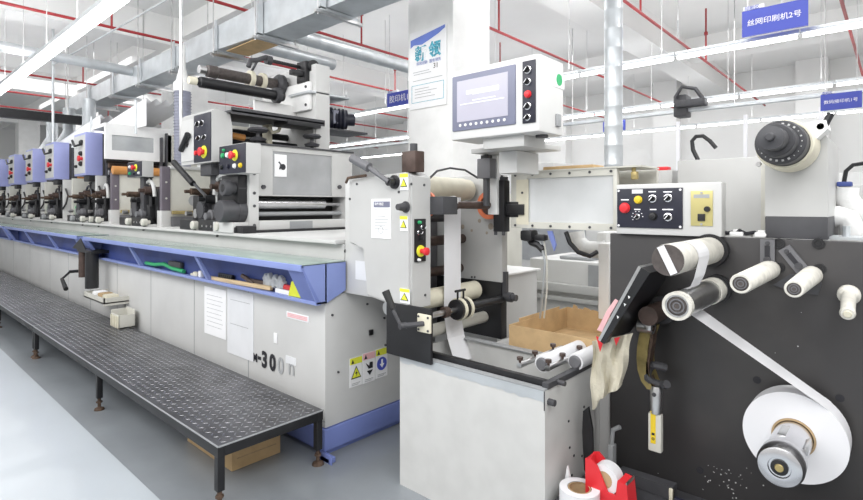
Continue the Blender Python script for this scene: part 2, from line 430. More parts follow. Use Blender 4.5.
# ---- warning label trio at the end face ----
def warn_y(px0,px1,pyt,pyb,Y,kind,lab):
    a=hy(px0,pyt,Y); b=hy(px1,pyb,Y); x0,x1,z0,z1=a.x,b.x,b.z,a.z; W=x1-x0;H=z1-z0
    t=thing('safety_label',lab,'label',(x0,Y,z0))
    B().box(x0,x1,Y-.004,Y-.0005,z0,z1).build('sheet','paper',t)
    B().box(x0,x1,Y-.0055,Y-.004,z1-H*.22,z1).build('header','pink' if kind=='pinch' else 'yellow_l',t)
    B().prism([(x0+W*.1,Y-.0056,z1-H*.19),(x0+W*.34,Y-.0056,z1-H*.19),(x0+W*.22,Y-.0056,z1-H*.04)],(0,-.001,0)).build('header_icon','ink',t)
    c=(x0+x1)/2; m=z0+H*.48
    if kind=='bolt':
        B().prism([(c-W*.42,Y-.0056,m-H*.2),(c+W*.42,Y-.0056,m-H*.2),(c,Y-.0056,m+H*.24)],(0,-.001,0)).build('triangle','ink',t)
        B().prism([(c-W*.33,Y-.0068,m-H*.16),(c+W*.33,Y-.0068,m-H*.16),(c,Y-.0068,m+H*.17)],(0,-.001,0)).build('triangle_fill','yellow_l',t)
        B().prism([(c+.0,Y-.008,m+H*.08),(c-W*.1,Y-.008,m-.03*H),(c,Y-.008,m-.03*H),(c-W*.04,Y-.008,m-.14*H),(c+W*.1,Y-.008,m+.01*H),(c+W*.0,Y-.008,m+.01*H)],(0,-.001,0)).build('lightning','ink',t)
    elif kind=='pinch':
        B().prism([(c-W*.3,Y-.0056,m+H*.2),(c,Y-.0056,m+H*.08),(c+W*.05,Y-.0056,m+H*.2),(c+W*.3,Y-.0056,m+H*.18),(c+W*.3,Y-.0056,m-H*.02),(c-W*.05,Y-.0056,m-H*.02)],(0,-.001,0)).prism([(c-W*.2,Y-.0056,m-H*.08),(c+W*.3,Y-.0056,m-H*.08),(c+W*.05,Y-.0056,m-H*.24)],(0,-.001,0)).build('hand_icon','ink',t)
    else:
        B().lathe((c,Y-.0045,m),(0,-1,0),[(0,W*.42),(.002,W*.42),(.002,0)],24).build('disc','sign_blue',t)
        B().box(c-W*.07,c+W*.07,Y-.008,Y-.0066,m,m+H*.15).prism([(c-W*.2,Y-.0067,m),(c+W*.2,Y-.0067,m),(c,Y-.0067,m-H*.14)],(0,-.001,0)).build('arrow','white_ink',t)
    B().box(x0+W*.15,x1-W*.15,Y-.0052,Y-.004,z0+H*.1,z0+H*.12).box(x0+W*.15,x1-W*.3,Y-.0052,Y-.004,z0+H*.05,z0+H*.07).build('print_lines','ink_g',t)
warn_y(349.5,361.5,359,384,YE,'bolt','yellow electric shock triangle label, leftmost of the three on the end panel')
warn_y(362.5,374.5,354,380,YE,'pinch','pink-topped crushed hand label between two yellow-topped labels')
warn_y(375.5,387,350,375,YE,'blue','label with a round blue symbol, rightmost of three on the end panel')

# ---- blue tray ----
def tray(Ya,Yb,bays,lab):
    t=thing('tool_tray',lab,'tray',(1.75,Ya,.9))
    xo,xi=1.66,1.838
    zt,zb=1.12,.90
    B().box(xo+.01,1.975,Ya,Yb,zt-.006,zt+.006,.002).build('green_top','green_mat',t)['label']='pale green top mat'
    B().box(xo,xo+.022,Ya,Yb,zt-.035,zt+.002,.004).build('top_lip','blue_lt',t)
    B().box(1.762,1.80,Ya,Yb,zb-.016,zb+.006,.004).build('bottom_lip','blue_lt',t)
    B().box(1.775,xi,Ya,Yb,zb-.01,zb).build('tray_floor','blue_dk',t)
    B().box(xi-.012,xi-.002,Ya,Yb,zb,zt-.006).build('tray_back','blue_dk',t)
    n=bays
    for k in range(n+1):
        y=Ya+(Yb-Ya)*k/n; wd=.022
        y0=min(max(y-wd,Ya),Yb-2*wd)
        if k==0 or k==n:
            B().prism([(xo,y0,zt),(1.975,y0,zt),(1.975,y0,.95),(xi,y0,zb-.01),(1.765,y0,zb-.01)],(0,.006,0)).build('end_panel','blue_lt',t)
            yf=y0-.001 if k==0 else y0-.10
            B().prism([(xo+.001,yf,zt-.01),(xo+.012,yf,zt-.01),(1.785,yf,zb+.008),(1.768,yf,zb)],(0,.15 if k==0 else .10,0)).build('corner_panel','blue',t)
        else: B().prism([(xo,y0,zt-.01),(xo+.016,y0,zt-.01),(1.79,y0,zb+.01),(1.765,y0,zb)],(0,wd*2,0)).build('divider','blue_lt',t)
    return t
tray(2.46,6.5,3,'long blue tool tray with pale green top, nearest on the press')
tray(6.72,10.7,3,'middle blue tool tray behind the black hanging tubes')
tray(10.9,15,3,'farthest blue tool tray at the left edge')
# tools in the tray
zt=.902
tag(B().box(1.782,1.806,2.98,3.86,zt+.004,zt+.032,.006,rot=('X',-.012)).build('wooden_stick','wood'),'pale wooden stick lying in the nearest tray bay','stick')
t=thing('paper_strip','yellow-ended white strip leaning at the right end of the tray','strip',(1.81,2.7,zt))
B().prism([(1.79,2.6,zt+.0),(1.79,2.93,zt+.005),(1.79,2.93,zt+.03),(1.79,2.62,zt+.03)],(.01,0,0)).build('white_part','paper',t)
B().prism([(1.775,2.625,zt+.006),(1.775,2.76,zt+.006),(1.745,2.68,zt+.10),(1.740,2.63,zt+.12)],(.01,0,0)).build('yellow_part','yellow_l',t)
tag(B().box(1.80,1.82,2.72,2.86,zt+.03,zt+.06,.008).build('red_marker','red'),'red marker pen under the plastic bag','marker')
s=B()
for i in range(14):
    a=random.random()*6.28; s.box(1.795,1.825,2.85+.016*i,2.9+.016*i,zt+.035+.02*math.sin(i*1.7),zt+.085+.03*math.sin(i*2.3),.01,rot=('X',a))
tag(s.build('plastic_bag','plastic'),'crumpled clear plastic bag in the right tray bay','bag')
tag(B().box(1.795,1.822,3.08,3.3,zt,zt+.06,.01).cyl((1.80,3.2,zt+.03),(1.80,3.36,zt+.07),.015).build('air_gun','brown'),'dark brown hand tool beside the plastic bag','tool')
s=B()
for i in range(7): s.box(1.79,1.82,3.5+.03*i,3.52+.03*i,zt,zt+.05,.004)
s.box(1.795,1.815,3.5,3.71,zt+.03,zt+.06,.004)
tag(s.build('brush','black'),'black comb-like brush above the wooden stick','brush')
tag(B().box(1.79,1.82,4.05,4.12,zt,zt+.035,.01).box(1.79,1.82,4.11,4.16,zt,zt+.02,.006).build('cream_clip','cream'),'small cream clip in the second tray bay','clip')
tag(B().tube([(1.80,4.3,zt+.02),(1.80,4.5,zt+.025),(1.80,4.7,zt+.05),(1.80,4.9,zt+.03),(1.8,5.1,zt+.03)],.016).build('coiled_cable','green'),'green and dark cable lying in the second tray bay','cable')
tag(B().box(1.79,1.825,4.35,4.6,zt+.04,zt+.09,.02).build('glove','charcoal'),'dark folded glove in the second tray bay','glove')
tag(B().box(1.79,1.82,3.98,4.02,zt,zt+.05,.004).build('paper_scrap','paper'),'crumpled white paper scrap left of the divider','paper')

# black tubes and crank under tray
X0=1.68
t=thing('hanging_tube_holder','two black tubes hung under the tray on a dark bracket','holder',(1.72,6.55,.6))
a=hx(93,288,1.70); yb=a.y
B().cyl((1.69,yb,a.z),(1.69,yb,.97),.062,n=20).build('large_tube','black',t)
c=hx(83,277,1.70); B().cyl((1.70,c.y,c.z),(1.70,c.y,.99),.042,n=20).build('small_tube','brown',t)
B().box(1.66,1.84,yb-.08,c.y+.08,.955,.985,.004).prism([(1.66,yb+.1,.98),(1.66,yb+.6,.98),(1.66,yb+.3,1.10)],(.01,0,0)).build('bracket','black',t)
t=thing('crank_handle','black crank handle sticking out of the base below the tray','handle',(1.84,6.7,.7))
a=hx(79,271,1.8); b=hx(62,281,1.55)
B().cyl((1.84,a.y,a.z),(1.70,a.y,a.z),.018,n=12).tube([(1.71,a.y,a.z),hx(62,279,1.62)],.013,8).build('crank_arm','black',t)
q=hx(62,279,1.62); B().cyl(q,hx(66,289,1.60),.018,.024,n=12).build('grip','rubber',t)
# small shelf with bits
t=thing('side_shelf','small cream shelf holding scraps, fixed to the base above the step','shelf',(1.7,5.9,.5))
a=hx(90,290,XF); b=hx(126,300,1.66)
zs=.51; ya,yb=5.66,6.30
B().box(1.62,1.84,ya,yb,zs,zs+.012).box(1.62,1.63,ya,yb,zs,zs+.055).box(1.62,1.84,ya,ya+.012,zs-.02,zs+.055).box(1.62,1.84,yb-.01,yb,zs,zs+.055).build('shelf_tray','beige',t)
B().box(1.82,1.838,5.75,5.82,zs-.16,zs).build('shelf_bracket','grey',t)
for i,(y,lb) in enumerate(((5.80,'cream putty knife blade'),(5.95,'brown rag ball'),(6.12,'white tissue wad'))):
    tag(B().box(1.66,1.78,y-.06,y+.06,zs+.013,zs+.07,.02).build(('scraper','rag_ball','tissue_wad')[i],('cream','core','paper')[i]),lb+' on the small cream shelf','scrap')
t=thing('parts_cup','cream scalloped cup resting on the step against the base','cup',(1.72,4.35,.306))
a=hx(122,330,1.72); y=a.y
z=.306
B().box(1.66,1.80,y-.11,y+.11,z,z+.02,.004).box(1.66,1.67,y-.11,y+.11,z,z+.13,.004).box(1.79,1.80,y-.11,y+.11,z,z+.17,.004).box(1.66,1.80,y-.11,y-.10,z,z+.13,.004).box(1.66,1.80,y+.10,y+.11,z,z+.16,.004).build('cup_body','beige',t)
s=B()
for k in range(5): s.box(1.650,1.66,y-.10+.045*k,y-.08+.045*k,z+.01,z+.12,.004)
s.build('ribs','cream',t)

# ---- diamond plate steps ----
def platform(Y0,L,lab,grp):
    t=thing('step_platform',lab,'platform',(1.47,Y0,0),grp)
    x0,x1,zt=1.17,1.775,.306
    B().box(x0,x1,Y0,Y0+L,zt-.006,zt).build('tread_plate','tread',t)
    bm=B()
    p=.040
    nx=int((x1-x0-.02)/p); ny=int((L-.02)/p)
    for i in range(nx):
        for j in range(ny):
            cx=x0+.02+p*(i+.5); cy=Y0+.012+p*(j+.5); a=math.radians(45 if (i+j)%2 else -45)
            u=V((math.cos(a),math.sin(a),0))*.0165; w=V((-math.sin(a),math.cos(a),0))*.0048; c=V((cx,cy,zt+.0002))
            vs=[bm.bm.verts.new(q) for q in (c+u,c+w,c-u,c-w)]; tp=[bm.bm.verts.new(c+u*.5+V((0,0,.0022))),bm.bm.verts.new(c-u*.5+V((0,0,.0022)))]
            f=bm.bm.faces.new
            f((vs[0],vs[1],tp[0])); f((vs[3],vs[0],tp[0])); f((vs[1],vs[2],tp[1],tp[0])); f((vs[2],vs[3],tp[0],tp[1]))
    bm.build('tread_pattern','tread_hi',t,smooth=False)
    fr=B().box(x0-.004,x0+.03,Y0,Y0+L,zt-.055,zt-.006,.002).box(x1-.03,x1,Y0,Y0+L,zt-.055,zt-.006,.002)
    for yy in (Y0,Y0+L-.035): fr.box(x0+.03,x1-.03,yy,yy+.035,zt-.055,zt-.006,.002)
    fr.build('frame','black',t)
    B().box(x0-.006,x0-.001,Y0-.002,Y0+L,zt-.004,zt+.003).box(x0,x1,Y0-.006,Y0-.001,zt-.004,zt+.003).build('worn_edge','grey_dk',t)
    for xx in (x0+.016,x1-.02):
        for yy in (Y0+.022,Y0+L*.49,Y0+L-.03):
            lg=B().box(xx-.018,xx+.018,yy-.018,yy+.018,.085,zt-.055,.002).build('leg','black',t)
            B().cyl((xx,yy,.02),(xx,yy,.085),.011,n=10).cyl((xx,yy,.05),(xx,yy,.062),.02,n=6).lathe((xx,yy,0),(0,0,1),[(0,0),(0,.034),(.012,.03),(.02,.012),(.02,0)],16).build('levelling_foot','rust',lg)
    return t
p1=platform(2.41,3.74,'black diamond-plate step nearest the camera along the press','steps along the press')
dup(p1,(0,3.75,0),'second black diamond-plate step, past the first joint'); dup(p1,(0,7.5,0),'farthest black diamond-plate step at the left edge')
tag(B().box(1.795,1.838,2.38,2.47,.0,.03,.004).box(1.795,1.80,2.36,2.47,.0,.05,.002).build('floor_bracket','blue'),'small blue metal bracket on the floor beside the step foot','bracket')
# cardboard under step
t=thing('cardboard_box','flat closed cardboard box on the floor under the step','box',(1.54,2.98,0))
B().box(1.39,1.69,2.71,3.27,0.001,.20,.003).build('carton','cardboard',t)
B().box(1.388,1.692,2.95,3.01,.196,.2015).box(1.3885,1.3899,2.95,3.01,.12,.2).box(1.42,1.66,2.7085,2.7095,.06,.066).build('packing_tape','core',t)
# ======================= PRINT STATIONS =======================
ZB = 1.245
def buttons_x(t, X, y0, y1, z0, z1, items, pm='navy'):
    """control face looking -X: y0 is the edge nearer the camera's left (larger Y)"""
    fp = B().box(X-.006,X,min(y0,y1),max(y0,y1),z0,z1,.002).build('button_plate',pm,t)
    for u,v,r,m,kind in items:
        y=y0+(y1-y0)*u; z=z0+(z1-z0)*v
        if kind=='estop':
            B().lathe((X-.006,y,z),(-1,0,0),[(0,0),(0,r*1.45),(.006,r*1.4),(.006,0)],20).build('yellow_ring','yellow_l',fp)
            B().lathe((X-.012,y,z),(-1,0,0),[(0,r*.6),(.02,r*.6),(.022,r),(.034,r*.95),(.038,r*.6),(.038,0)],20).build('emergency_button',m,fp)
        elif kind=='sel':
            B().lathe((X-.006,y,z),(-1,0,0),[(0,r),(.006,r),(.008,r*.8),(.008,0)],20).build('knob_ring','chrome',fp)
            k=B().lathe((X-.014,y,z),(-1,0,0),[(0,r*.75),(.010,r*.7),(.010,0)],16).box(X-.034,X-.02,y-r*.22,y+r*.22,z-r*.75,z+r*.75,.001,rot=('X',.7)).build('selector_knob','black',fp)
            B().box(X-.036,X-.034,y-r*.08,y+r*.08,z-r*.6,z+r*.6,rot=('X',.7)).build('pointer','white_ink',k)
        else:
            B().lathe((X-.006,y,z),(-1,0,0),[(0,r*1.2),(.005,r*1.2),(.005,r),(.014,r*.95),(.016,r*.6),(.016,0)],18).build('push_button',m,fp)
    return fp
def buttons_y(t, Y, x0, x1, z0, z1, items, pm='navy'):
    fp = B().box(x0,x1,Y-.006,Y,z0,z1,.002).build('button_plate',pm,t)
    for u,v,r,m,kind in items:
        x=x0+(x1-x0)*u; z=z0+(z1-z0)*v
        if kind=='estop':
            B().lathe((x,Y-.006,z),(0,-1,0),[(0,0),(0,r*1.45),(.006,r*1.4),(.006,0)],20).build('yellow_ring','yellow_l',fp)
            B().lathe((x,Y-.012,z),(0,-1,0),[(0,r*.6),(.025,r*.6),(.028,r),(.042,r*.95),(.046,r*.6),(.046,0)],20).build('emergency_button',m,fp)
        elif kind=='sel':
            B().lathe((x,Y-.006,z),(0,-1,0),[(0,r),(.006,r),(.008,r*.8),(.008,0)],20).build('knob_ring','chrome',fp)
            k=B().lathe((x,Y-.014,z),(0,-1,0),[(0,r*.75),(.010,r*.7),(.010,0)],16).box(x-r*.22,x+r*.22,Y-.034,Y-.02,z-r*.75,z+r*.75,.001,rot=('Y',.7)).build('selector_knob','black',fp)
            B().box(x-r*.08,x+r*.08,Y-.036,Y-.034,z-r*.6,z+r*.6,rot=('Y',.7)).build('pointer','white_ink',k)
        else:
            B().lathe((x,Y-.006,z),(0,-1,0),[(0,r*1.2),(.005,r*1.2),(.005,r),(.014,r*.95),(.016,r*.6),(.016,0)],18).build('push_button',m,fp)
    return fp

def mech(t, Y, var=0, sc_=1.0):
    """inking and impression mechanism on the operator side, from Y to Y+.85"""
    B().box(1.965,2.30,Y+.02,Y+.80,ZB,ZB+.022,.004).build('slide_plate','grey_lt',t)
    B().box(1.945,2.03,Y+.06,Y+.42,ZB+.002,ZB+.095,.008).build('slide_block','black',t)
    B().box(1.95,2.03,Y+.50,Y+.80,ZB+.002,ZB+.085,.008).build('slide_block','black',t)
    for yy in (Y+.03,Y+.46):
        B().lathe((1.985,yy,ZB+.045),(-1,0,0),[(0,0),(0,.018),(.03,.018),(.03,.034),(.07,.036),(.078,.03),(.078,0)],18).build('cream_knob','grey_dk' if var==3 and yy>Y+.1 else 'beige',t)
    s=B()
    for yy in (Y+.1,Y+.18,Y+.26,Y+.34): s.cyl((1.940,yy,ZB+.04),(1.946,yy,ZB+.04),.009,n=8)
    s.build('screw_heads','steel',t)
    B().box(2.02,2.12,Y+.14,Y+.34,ZB+.02,ZB+.22,.012).box(2.04,2.10,Y+.19,Y+.28,ZB+.20,ZB+.42,.01).build('bearing_block','black',t)
    B().box(2.03,2.16,Y+.42,Y+.62,ZB+.02,ZB+.26,.02).build('bearing_block','charcoal',t)
    g=B()
    for k in range(20):
        a=k*math.pi/10; g.box(2.0,2.03,Y+.50+.075*math.cos(a)-.008,Y+.50+.075*math.cos(a)+.008,ZB+.17+.075*math.sin(a)-.008,ZB+.17+.075*math.sin(a)+.008)
    g.cyl((1.995,Y+.50,ZB+.17),(2.035,Y+.50,ZB+.17),.072,n=20).build('gear','charcoal',t)
    B().lathe((2.02,Y+.28,ZB+.12),(-1,0,0),[(0,0),(0,.055),(.04,.055),(.045,.035),(.08,.03),(.08,0)],18).build('drive_hub','slate',t)
    B().cyl((2.07,Y+.235,ZB+.42),(2.07,Y+.235,ZB+.50),.012,n=10).cyl((2.07,Y+.20,ZB+.50),(2.07,Y+.27,ZB+.50),.012,n=10).build('adjusting_screw','charcoal',t)
    B().cyl((2.07,Y+.37,ZB+.02),(2.07,Y+.37,ZB+.36),.014,n=10).lathe((2.07,Y+.37,ZB+.34),(0,0,1),[(0,0),(0,.035),(.03,.035),(.03,0)],14).build('adjusting_screw','black',t)
    for dz,dy,r,m in ((.36,.14,.042,'brown'),(.26,.36,.035,'black'),(.14,.60,.04,'steel'),(.33,.62,.03,'rust')):
        B().cyl((1.97+.03*(m=='steel'),Y+dy,ZB+dz),(3.0,Y+dy,ZB+dz),r,n=16).lathe((1.97,Y+dy,ZB+dz),(-1,0,0),[(0,r*.5),(.05,r*.5),(.05,0)],10).build('ink_roller',m,t)
    s=B().box(2.12,2.16,Y+.05,Y+.70,ZB+.02,ZB+.34,.01).box(2.06,2.12,Y+.02,Y+.12,ZB+.05,ZB+.38,.01).box(2.04,2.12,Y+.62,Y+.74,ZB+.02,ZB+.30,.01); s.build('inner_plate','black',t)
    B().box(2.95,3.03,Y+.0,Y+.75,ZB,ZB+.5,.01).build('far_side_plate','grey_dk',t)
    if var==2: lv=B().tube([(2.0,Y+.36,ZB+.27),(1.97,Y+.60,ZB+.42),(1.95,Y+.72,ZB+.49)],.013,8).build('lever','charcoal',t)
    if var==2: B().tube([(1.965,Y+.56,ZB+.395),(1.94,Y+.90,ZB+.60)],.026,10).build('lever_grip','black',lv)
    pts=[(2.04,Y+.06+.13*(1-math.cos(a)),ZB+.30+.16*math.sin(a)) for a in [i*math.pi/8 for i in range(9)]]
    B().tube(pts,.012 if var==3 else .018,8).build('curved_guard','charcoal' if var==3 else 'grey_lt',t)
    B().cyl((2.02,Y+.1,ZB+.20),(2.02,Y+.1,ZB+.30),.02,n=8).tube([(2.0,Y+.1,ZB+.1),(1.95,Y+.08,ZB+.03),(1.94,Y+.07,ZB-.04)],.010,6).build('locking_pin','black',t)
    if var==1: B().box(2.02,2.06,Y+.66,Y+.76,ZB+.10,ZB+.16,.01).build('green_motor_cover','green',t)
    if var==2: B().box(1.99,2.06,Y+.1,Y+.2,ZB+.08,ZB+.16,.02).build('cream_cover','cream',t)

def face_station(Yf, lab, zt=1.83, bar='purple'):
    t=thing('print_station',lab,'print unit',(2.5,Yf,ZB))
    B().box(2.12,3.05,Yf,Yf+.03,ZB+.09,zt,.006).build('face_panel','beige',t)
    B().box(2.045,2.125,Yf-.012,Yf+.05,ZB+.16,zt+.01,.004).build('edge_bar',bar,t)
    B().box(2.04,2.13,Yf-.01,Yf+.10,ZB,ZB+.16,.004).build('foot_block','grey_lt',t)
    B().box(2.12,3.05,Yf-.02,Yf+.05,zt-.01,zt+.02,.004).build('top_rail','grey_lt',t)
    s=B()
    for z in (ZB+.28,ZB+.44): s.lathe((2.085,Yf-.012,z),(0,-1,0),[(0,.010),(.006,.010),(.006,0)],10)
    s.build('lamp_dots','beige',t)
    B().lathe((2.36,Yf-.0,ZB+.26),(0,-1,0),[(0,.055),(.004,.055),(.004,.045),(.002,0)],16).build('gauge_ring','ink_g',t)
    B().box(2.13,2.75,Yf-.03,Yf,ZB+.0,ZB+.10,.004).build('rail_block','slate',t)
    B().cyl((2.13,Yf-.04,ZB+.14),(2.8,Yf-.04,ZB+.14),.018,n=10).build('guide_rod','brass',t)
    return t

# -- station W (window hood) --
Y=3.73
t=thing('print_station','nearest print station with a smoked window hood, beside the infeed cover','print unit',(2.55,Y,ZB)); W=t
fr=B()
x0,x1,z0,z1=2.13,3.07,1.53,1.93
wa=hy(272.8,151,Y); wb=hy(332,196,Y)
fr.box(x0,wa.x,Y,Y+.04,z0,z1,.003).box(wb.x,x1,Y,Y+.04,z0,z1,.003).box(wa.x,wb.x,Y,Y+.04,wa.z,z1).box(wa.x,wb.x,Y,Y+.04,z0,wb.z)
fr.box(x0,x0+.02,Y+.04,Y+.55,z0,z1).box(x1-.02,x1,Y+.04,Y+.55,z0,z1).box(x0,x1,Y+.04,Y+.55,z1-.02,z1)
hood=fr.build('hood','grey',t)
B().box(x0-.02,x1+.01,Y-.015,Y+.56,z1,z1+.014,.003).build('hood_lid_edge','charcoal',hood)
B().box(wa.x,wb.x,Y+.012,Y+.018,wb.z,wa.z).build('smoked_window','smoke',hood)
B().box(wa.x,wb.x,Y+.3,Y+.32,wb.z,wa.z).build('inner_panel','grey_dk',hood)
a=hy(275,154,Y);b=hy(287,177,Y)
st=B().box(a.x,b.x,Y+.004,Y+.011,b.z,a.z).build('white_sticker','paper',hood)
c=(a.x+b.x)/2; m=(a.z+b.z)/2
B().tube([(c-.02,Y+.003,m+.03),(c,Y+.003,m+.01),(c-.01,Y+.003,m-.03)],.006,6).lathe((c+.02,Y+.004,m-.01),(0,-1,0),[(0,.025),(.002,.025),(.002,0)],12).build('hand_icon','ink',st)
s=B()
for px in (263,339): q=hy(px,187,Y); s.lathe((q.x,Y,q.z),(0,-1,0),[(0,.018),(.02,.016),(.02,0)],12)
s.build('hood_latch','charcoal',hood)
B().box(2.05,2.13,Y-.01,Y+.55,ZB,1.93,.005).build('side_frame','grey_lt',t)
B().box(3.0,3.07,Y+.0,Y+.55,ZB,1.53,.004).build('side_frame','grey_lt',t)
B().box(2.13,3.0,Y-.02,Y+.05,ZB,1.335,.005).build('cross_beam','grey_lt',t)
B().box(2.4,2.62,Y-.024,Y-.02,ZB+.01,1.325).build('beam_plate','grey_dk',t)
B().box(2.13,3.0,Y+.20,Y+.22,ZB,1.53).build('back_panel','black',t)
B().cyl((2.13,Y+.10,1.468),(2.82,Y+.10,1.468),.046,n=24).cyl((2.82,Y+.10,1.468),(3.0,Y+.10,1.468),.02).build('polished_roller','satin',t)
B().cyl((2.13,Y+.08,1.385),(3.0,Y+.08,1.385),.018,n=16).build('lower_roller','grey_dk',t)
s=B()
for z in (1.3,1.45,1.55,1.7): s.cyl((2.09,Y-.018,z),(2.09,Y-.008,z),.012,n=8)
s.build('bolts','charcoal',t)
# drive parts seen left of the frame
c=hx(225,188,1.90)
B().lathe((1.88,c.y,c.z),(1,0,0),[(0,.03),(0,.058),(.012,.065),(.05,.065),(.055,.05),(.10,.05),(.10,.06),(.17,.06),(.17,0)],24).build('hand_wheel','charcoal',t)
B().cyl((1.885,c.y,c.z),(1.879,c.y,c.z),.028,n=16).build('wheel_bore','black',t)
B().box(1.97,2.05,Y+.02,Y+.28,1.47,1.69,.01).build('gearbox','black',t)
B().lathe((1.86,Y+.1,1.41),(1,0,0),[(0,0),(0,.078),(.01,.085),(.13,.085),(.135,.092),(.17,.092),(.19,.092),(.19,0)],28).build('gear_motor','charcoal',t)
B().box(1.92,2.05,Y-.0,Y+.32,ZB+.0,1.325,.005).build('motor_base','grey_lt',t)
B().box(1.94,2.05,Y-.12,Y+.0,ZB,1.30,.008).box(1.93,1.97,Y-.02,Y+.28,ZB+.0,ZB+.045,.006).build('slide_block','black',t)
B().box(2.05,2.95,Y-.09,Y-.03,ZB,ZB+.02,.004).build('front_rail','black',t)
# button box
ba=hx(220,150,1.925); bb=hx(246,184,1.925)
bx=B().box(1.925,2.045,bb.y,ba.y,1.69,1.915,.006).build('control_box','grey',t)
buttons_x(bx,1.925,ba.y,bb.y,1.695,1.91,[(.62,.62,.030,'red','estop'),(.34,.66,.018,'white','b'),(.16,.66,.018,'green','b'),(.1,.25,.016,'black','b'),(.36,.26,.016,'navy','b'),(.62,.25,.016,'white','b'),(.84,.25,.016,'yellow','b'),(.2,.85,.010,'green','b')])
# handwheels on top
for px,py in ((312,147),(258,134)):
    q=hy(px,py,Y+.25); 
    hw=B().cyl((q.x,Y+.25,1.944),(q.x,Y+.25,2.08),.016,n=10).lathe((q.x,Y+.25,1.99),(0,0,1),[(0,0),(0,.06),(.02,.07),(.035,.03),(.035,0)],20).lathe((q.x,Y+.25,2.065),(0,0,1),[(0,0),(0,.07),(.018,.085),(.035,.07),(.035,0)],20).build('hand_wheel','charcoal',t)
mech(W,Y+.22,2)

# -- station B --
B5=face_station(5.4,'print station with a plain beige panel behind the black diagonal lever')
mech(B5,5.5,0)
ba=hx(128,162,1.95); bb=hx(142,176,1.95)
bx=B().box(1.95,2.06,bb.y,ba.y,1.745,1.905,.006).build('control_box','grey',B5)
buttons_x(bx,1.95,ba.y,bb.y,1.75,1.90,[(.62,.6,.026,'red','estop'),(.2,.7,.015,'white','b'),(.2,.25,.014,'green','b'),(.5,.2,.012,'navy','b'),(.85,.22,.012,'white','b')])
B().box(2.0,2.05,bb.y+.1,bb.y+.2,1.3,1.75,.004).build('box_post','charcoal',B5)
# -- station C with upper drying hood --
C6=face_station(6.87,'print station with an orange roller and clear hood, just right of the blue boxes')
n0=len(COL.objects); mech(C6,6.93,1)
for o in list(COL.objects)[n0:]:      # this station is shorter: squeeze its mechanism to fit
    for v in o.data.vertices: v.co.y=.06+(v.co.y-.06)*.60
Y=6.87
h=B()
wa=hy(112,134.6,Y); wb=hy(154,153,Y)
h.box(1.98,wa.x,Y,Y+.04,2.0,2.42).box(wb.x,2.72,Y,Y+.04,2.0,2.42).box(wa.x,wb.x,Y,Y+.04,wa.z,2.42).box(wa.x,wb.x,Y,Y+.04,2.0,wb.z).box(1.98,2.72,Y+.04,Y+.5,2.38,2.42).box(2.70,2.72,Y+.04,Y+.5,2.0,2.38)
hd=h.build('drying_hood','white',C6)
B().box(wa.x,wb.x,Y+.012,Y+.018,wb.z,wa.z).build('hood_window','smoke_lt',hd)['label']='smoked window'
B().cyl((2.0,Y+.05,1.99),(3.0,Y+.05,1.99),.035,n=16).build('dark_roller','black',C6)
B().cyl((2.05,Y+.12,1.93),(3.0,Y+.12,1.93),.03,n=16).build('red_roller','rust',C6)
B().cyl((2.05,Y-.02,1.87),(2.6,Y-.02,1.87),.05,n=16).build('orange_roller','roll_orange',C6)
B().cyl((2.05,Y+.12,1.85),(2.6,Y+.12,1.85),.03,n=16).build('steel_roller','steel',C6)
B().box(2.64,2.66,Y-.05,Y+.1,1.82,2.36,.004).box(2.58,2.60,Y-.05,Y+.05,1.90,2.3,.004).build('side_bars','charcoal',C6)
B().box(2.66,3.05,Y,Y+.5,1.85,2.35,.01).build('beige_cabinet','beige',C6)

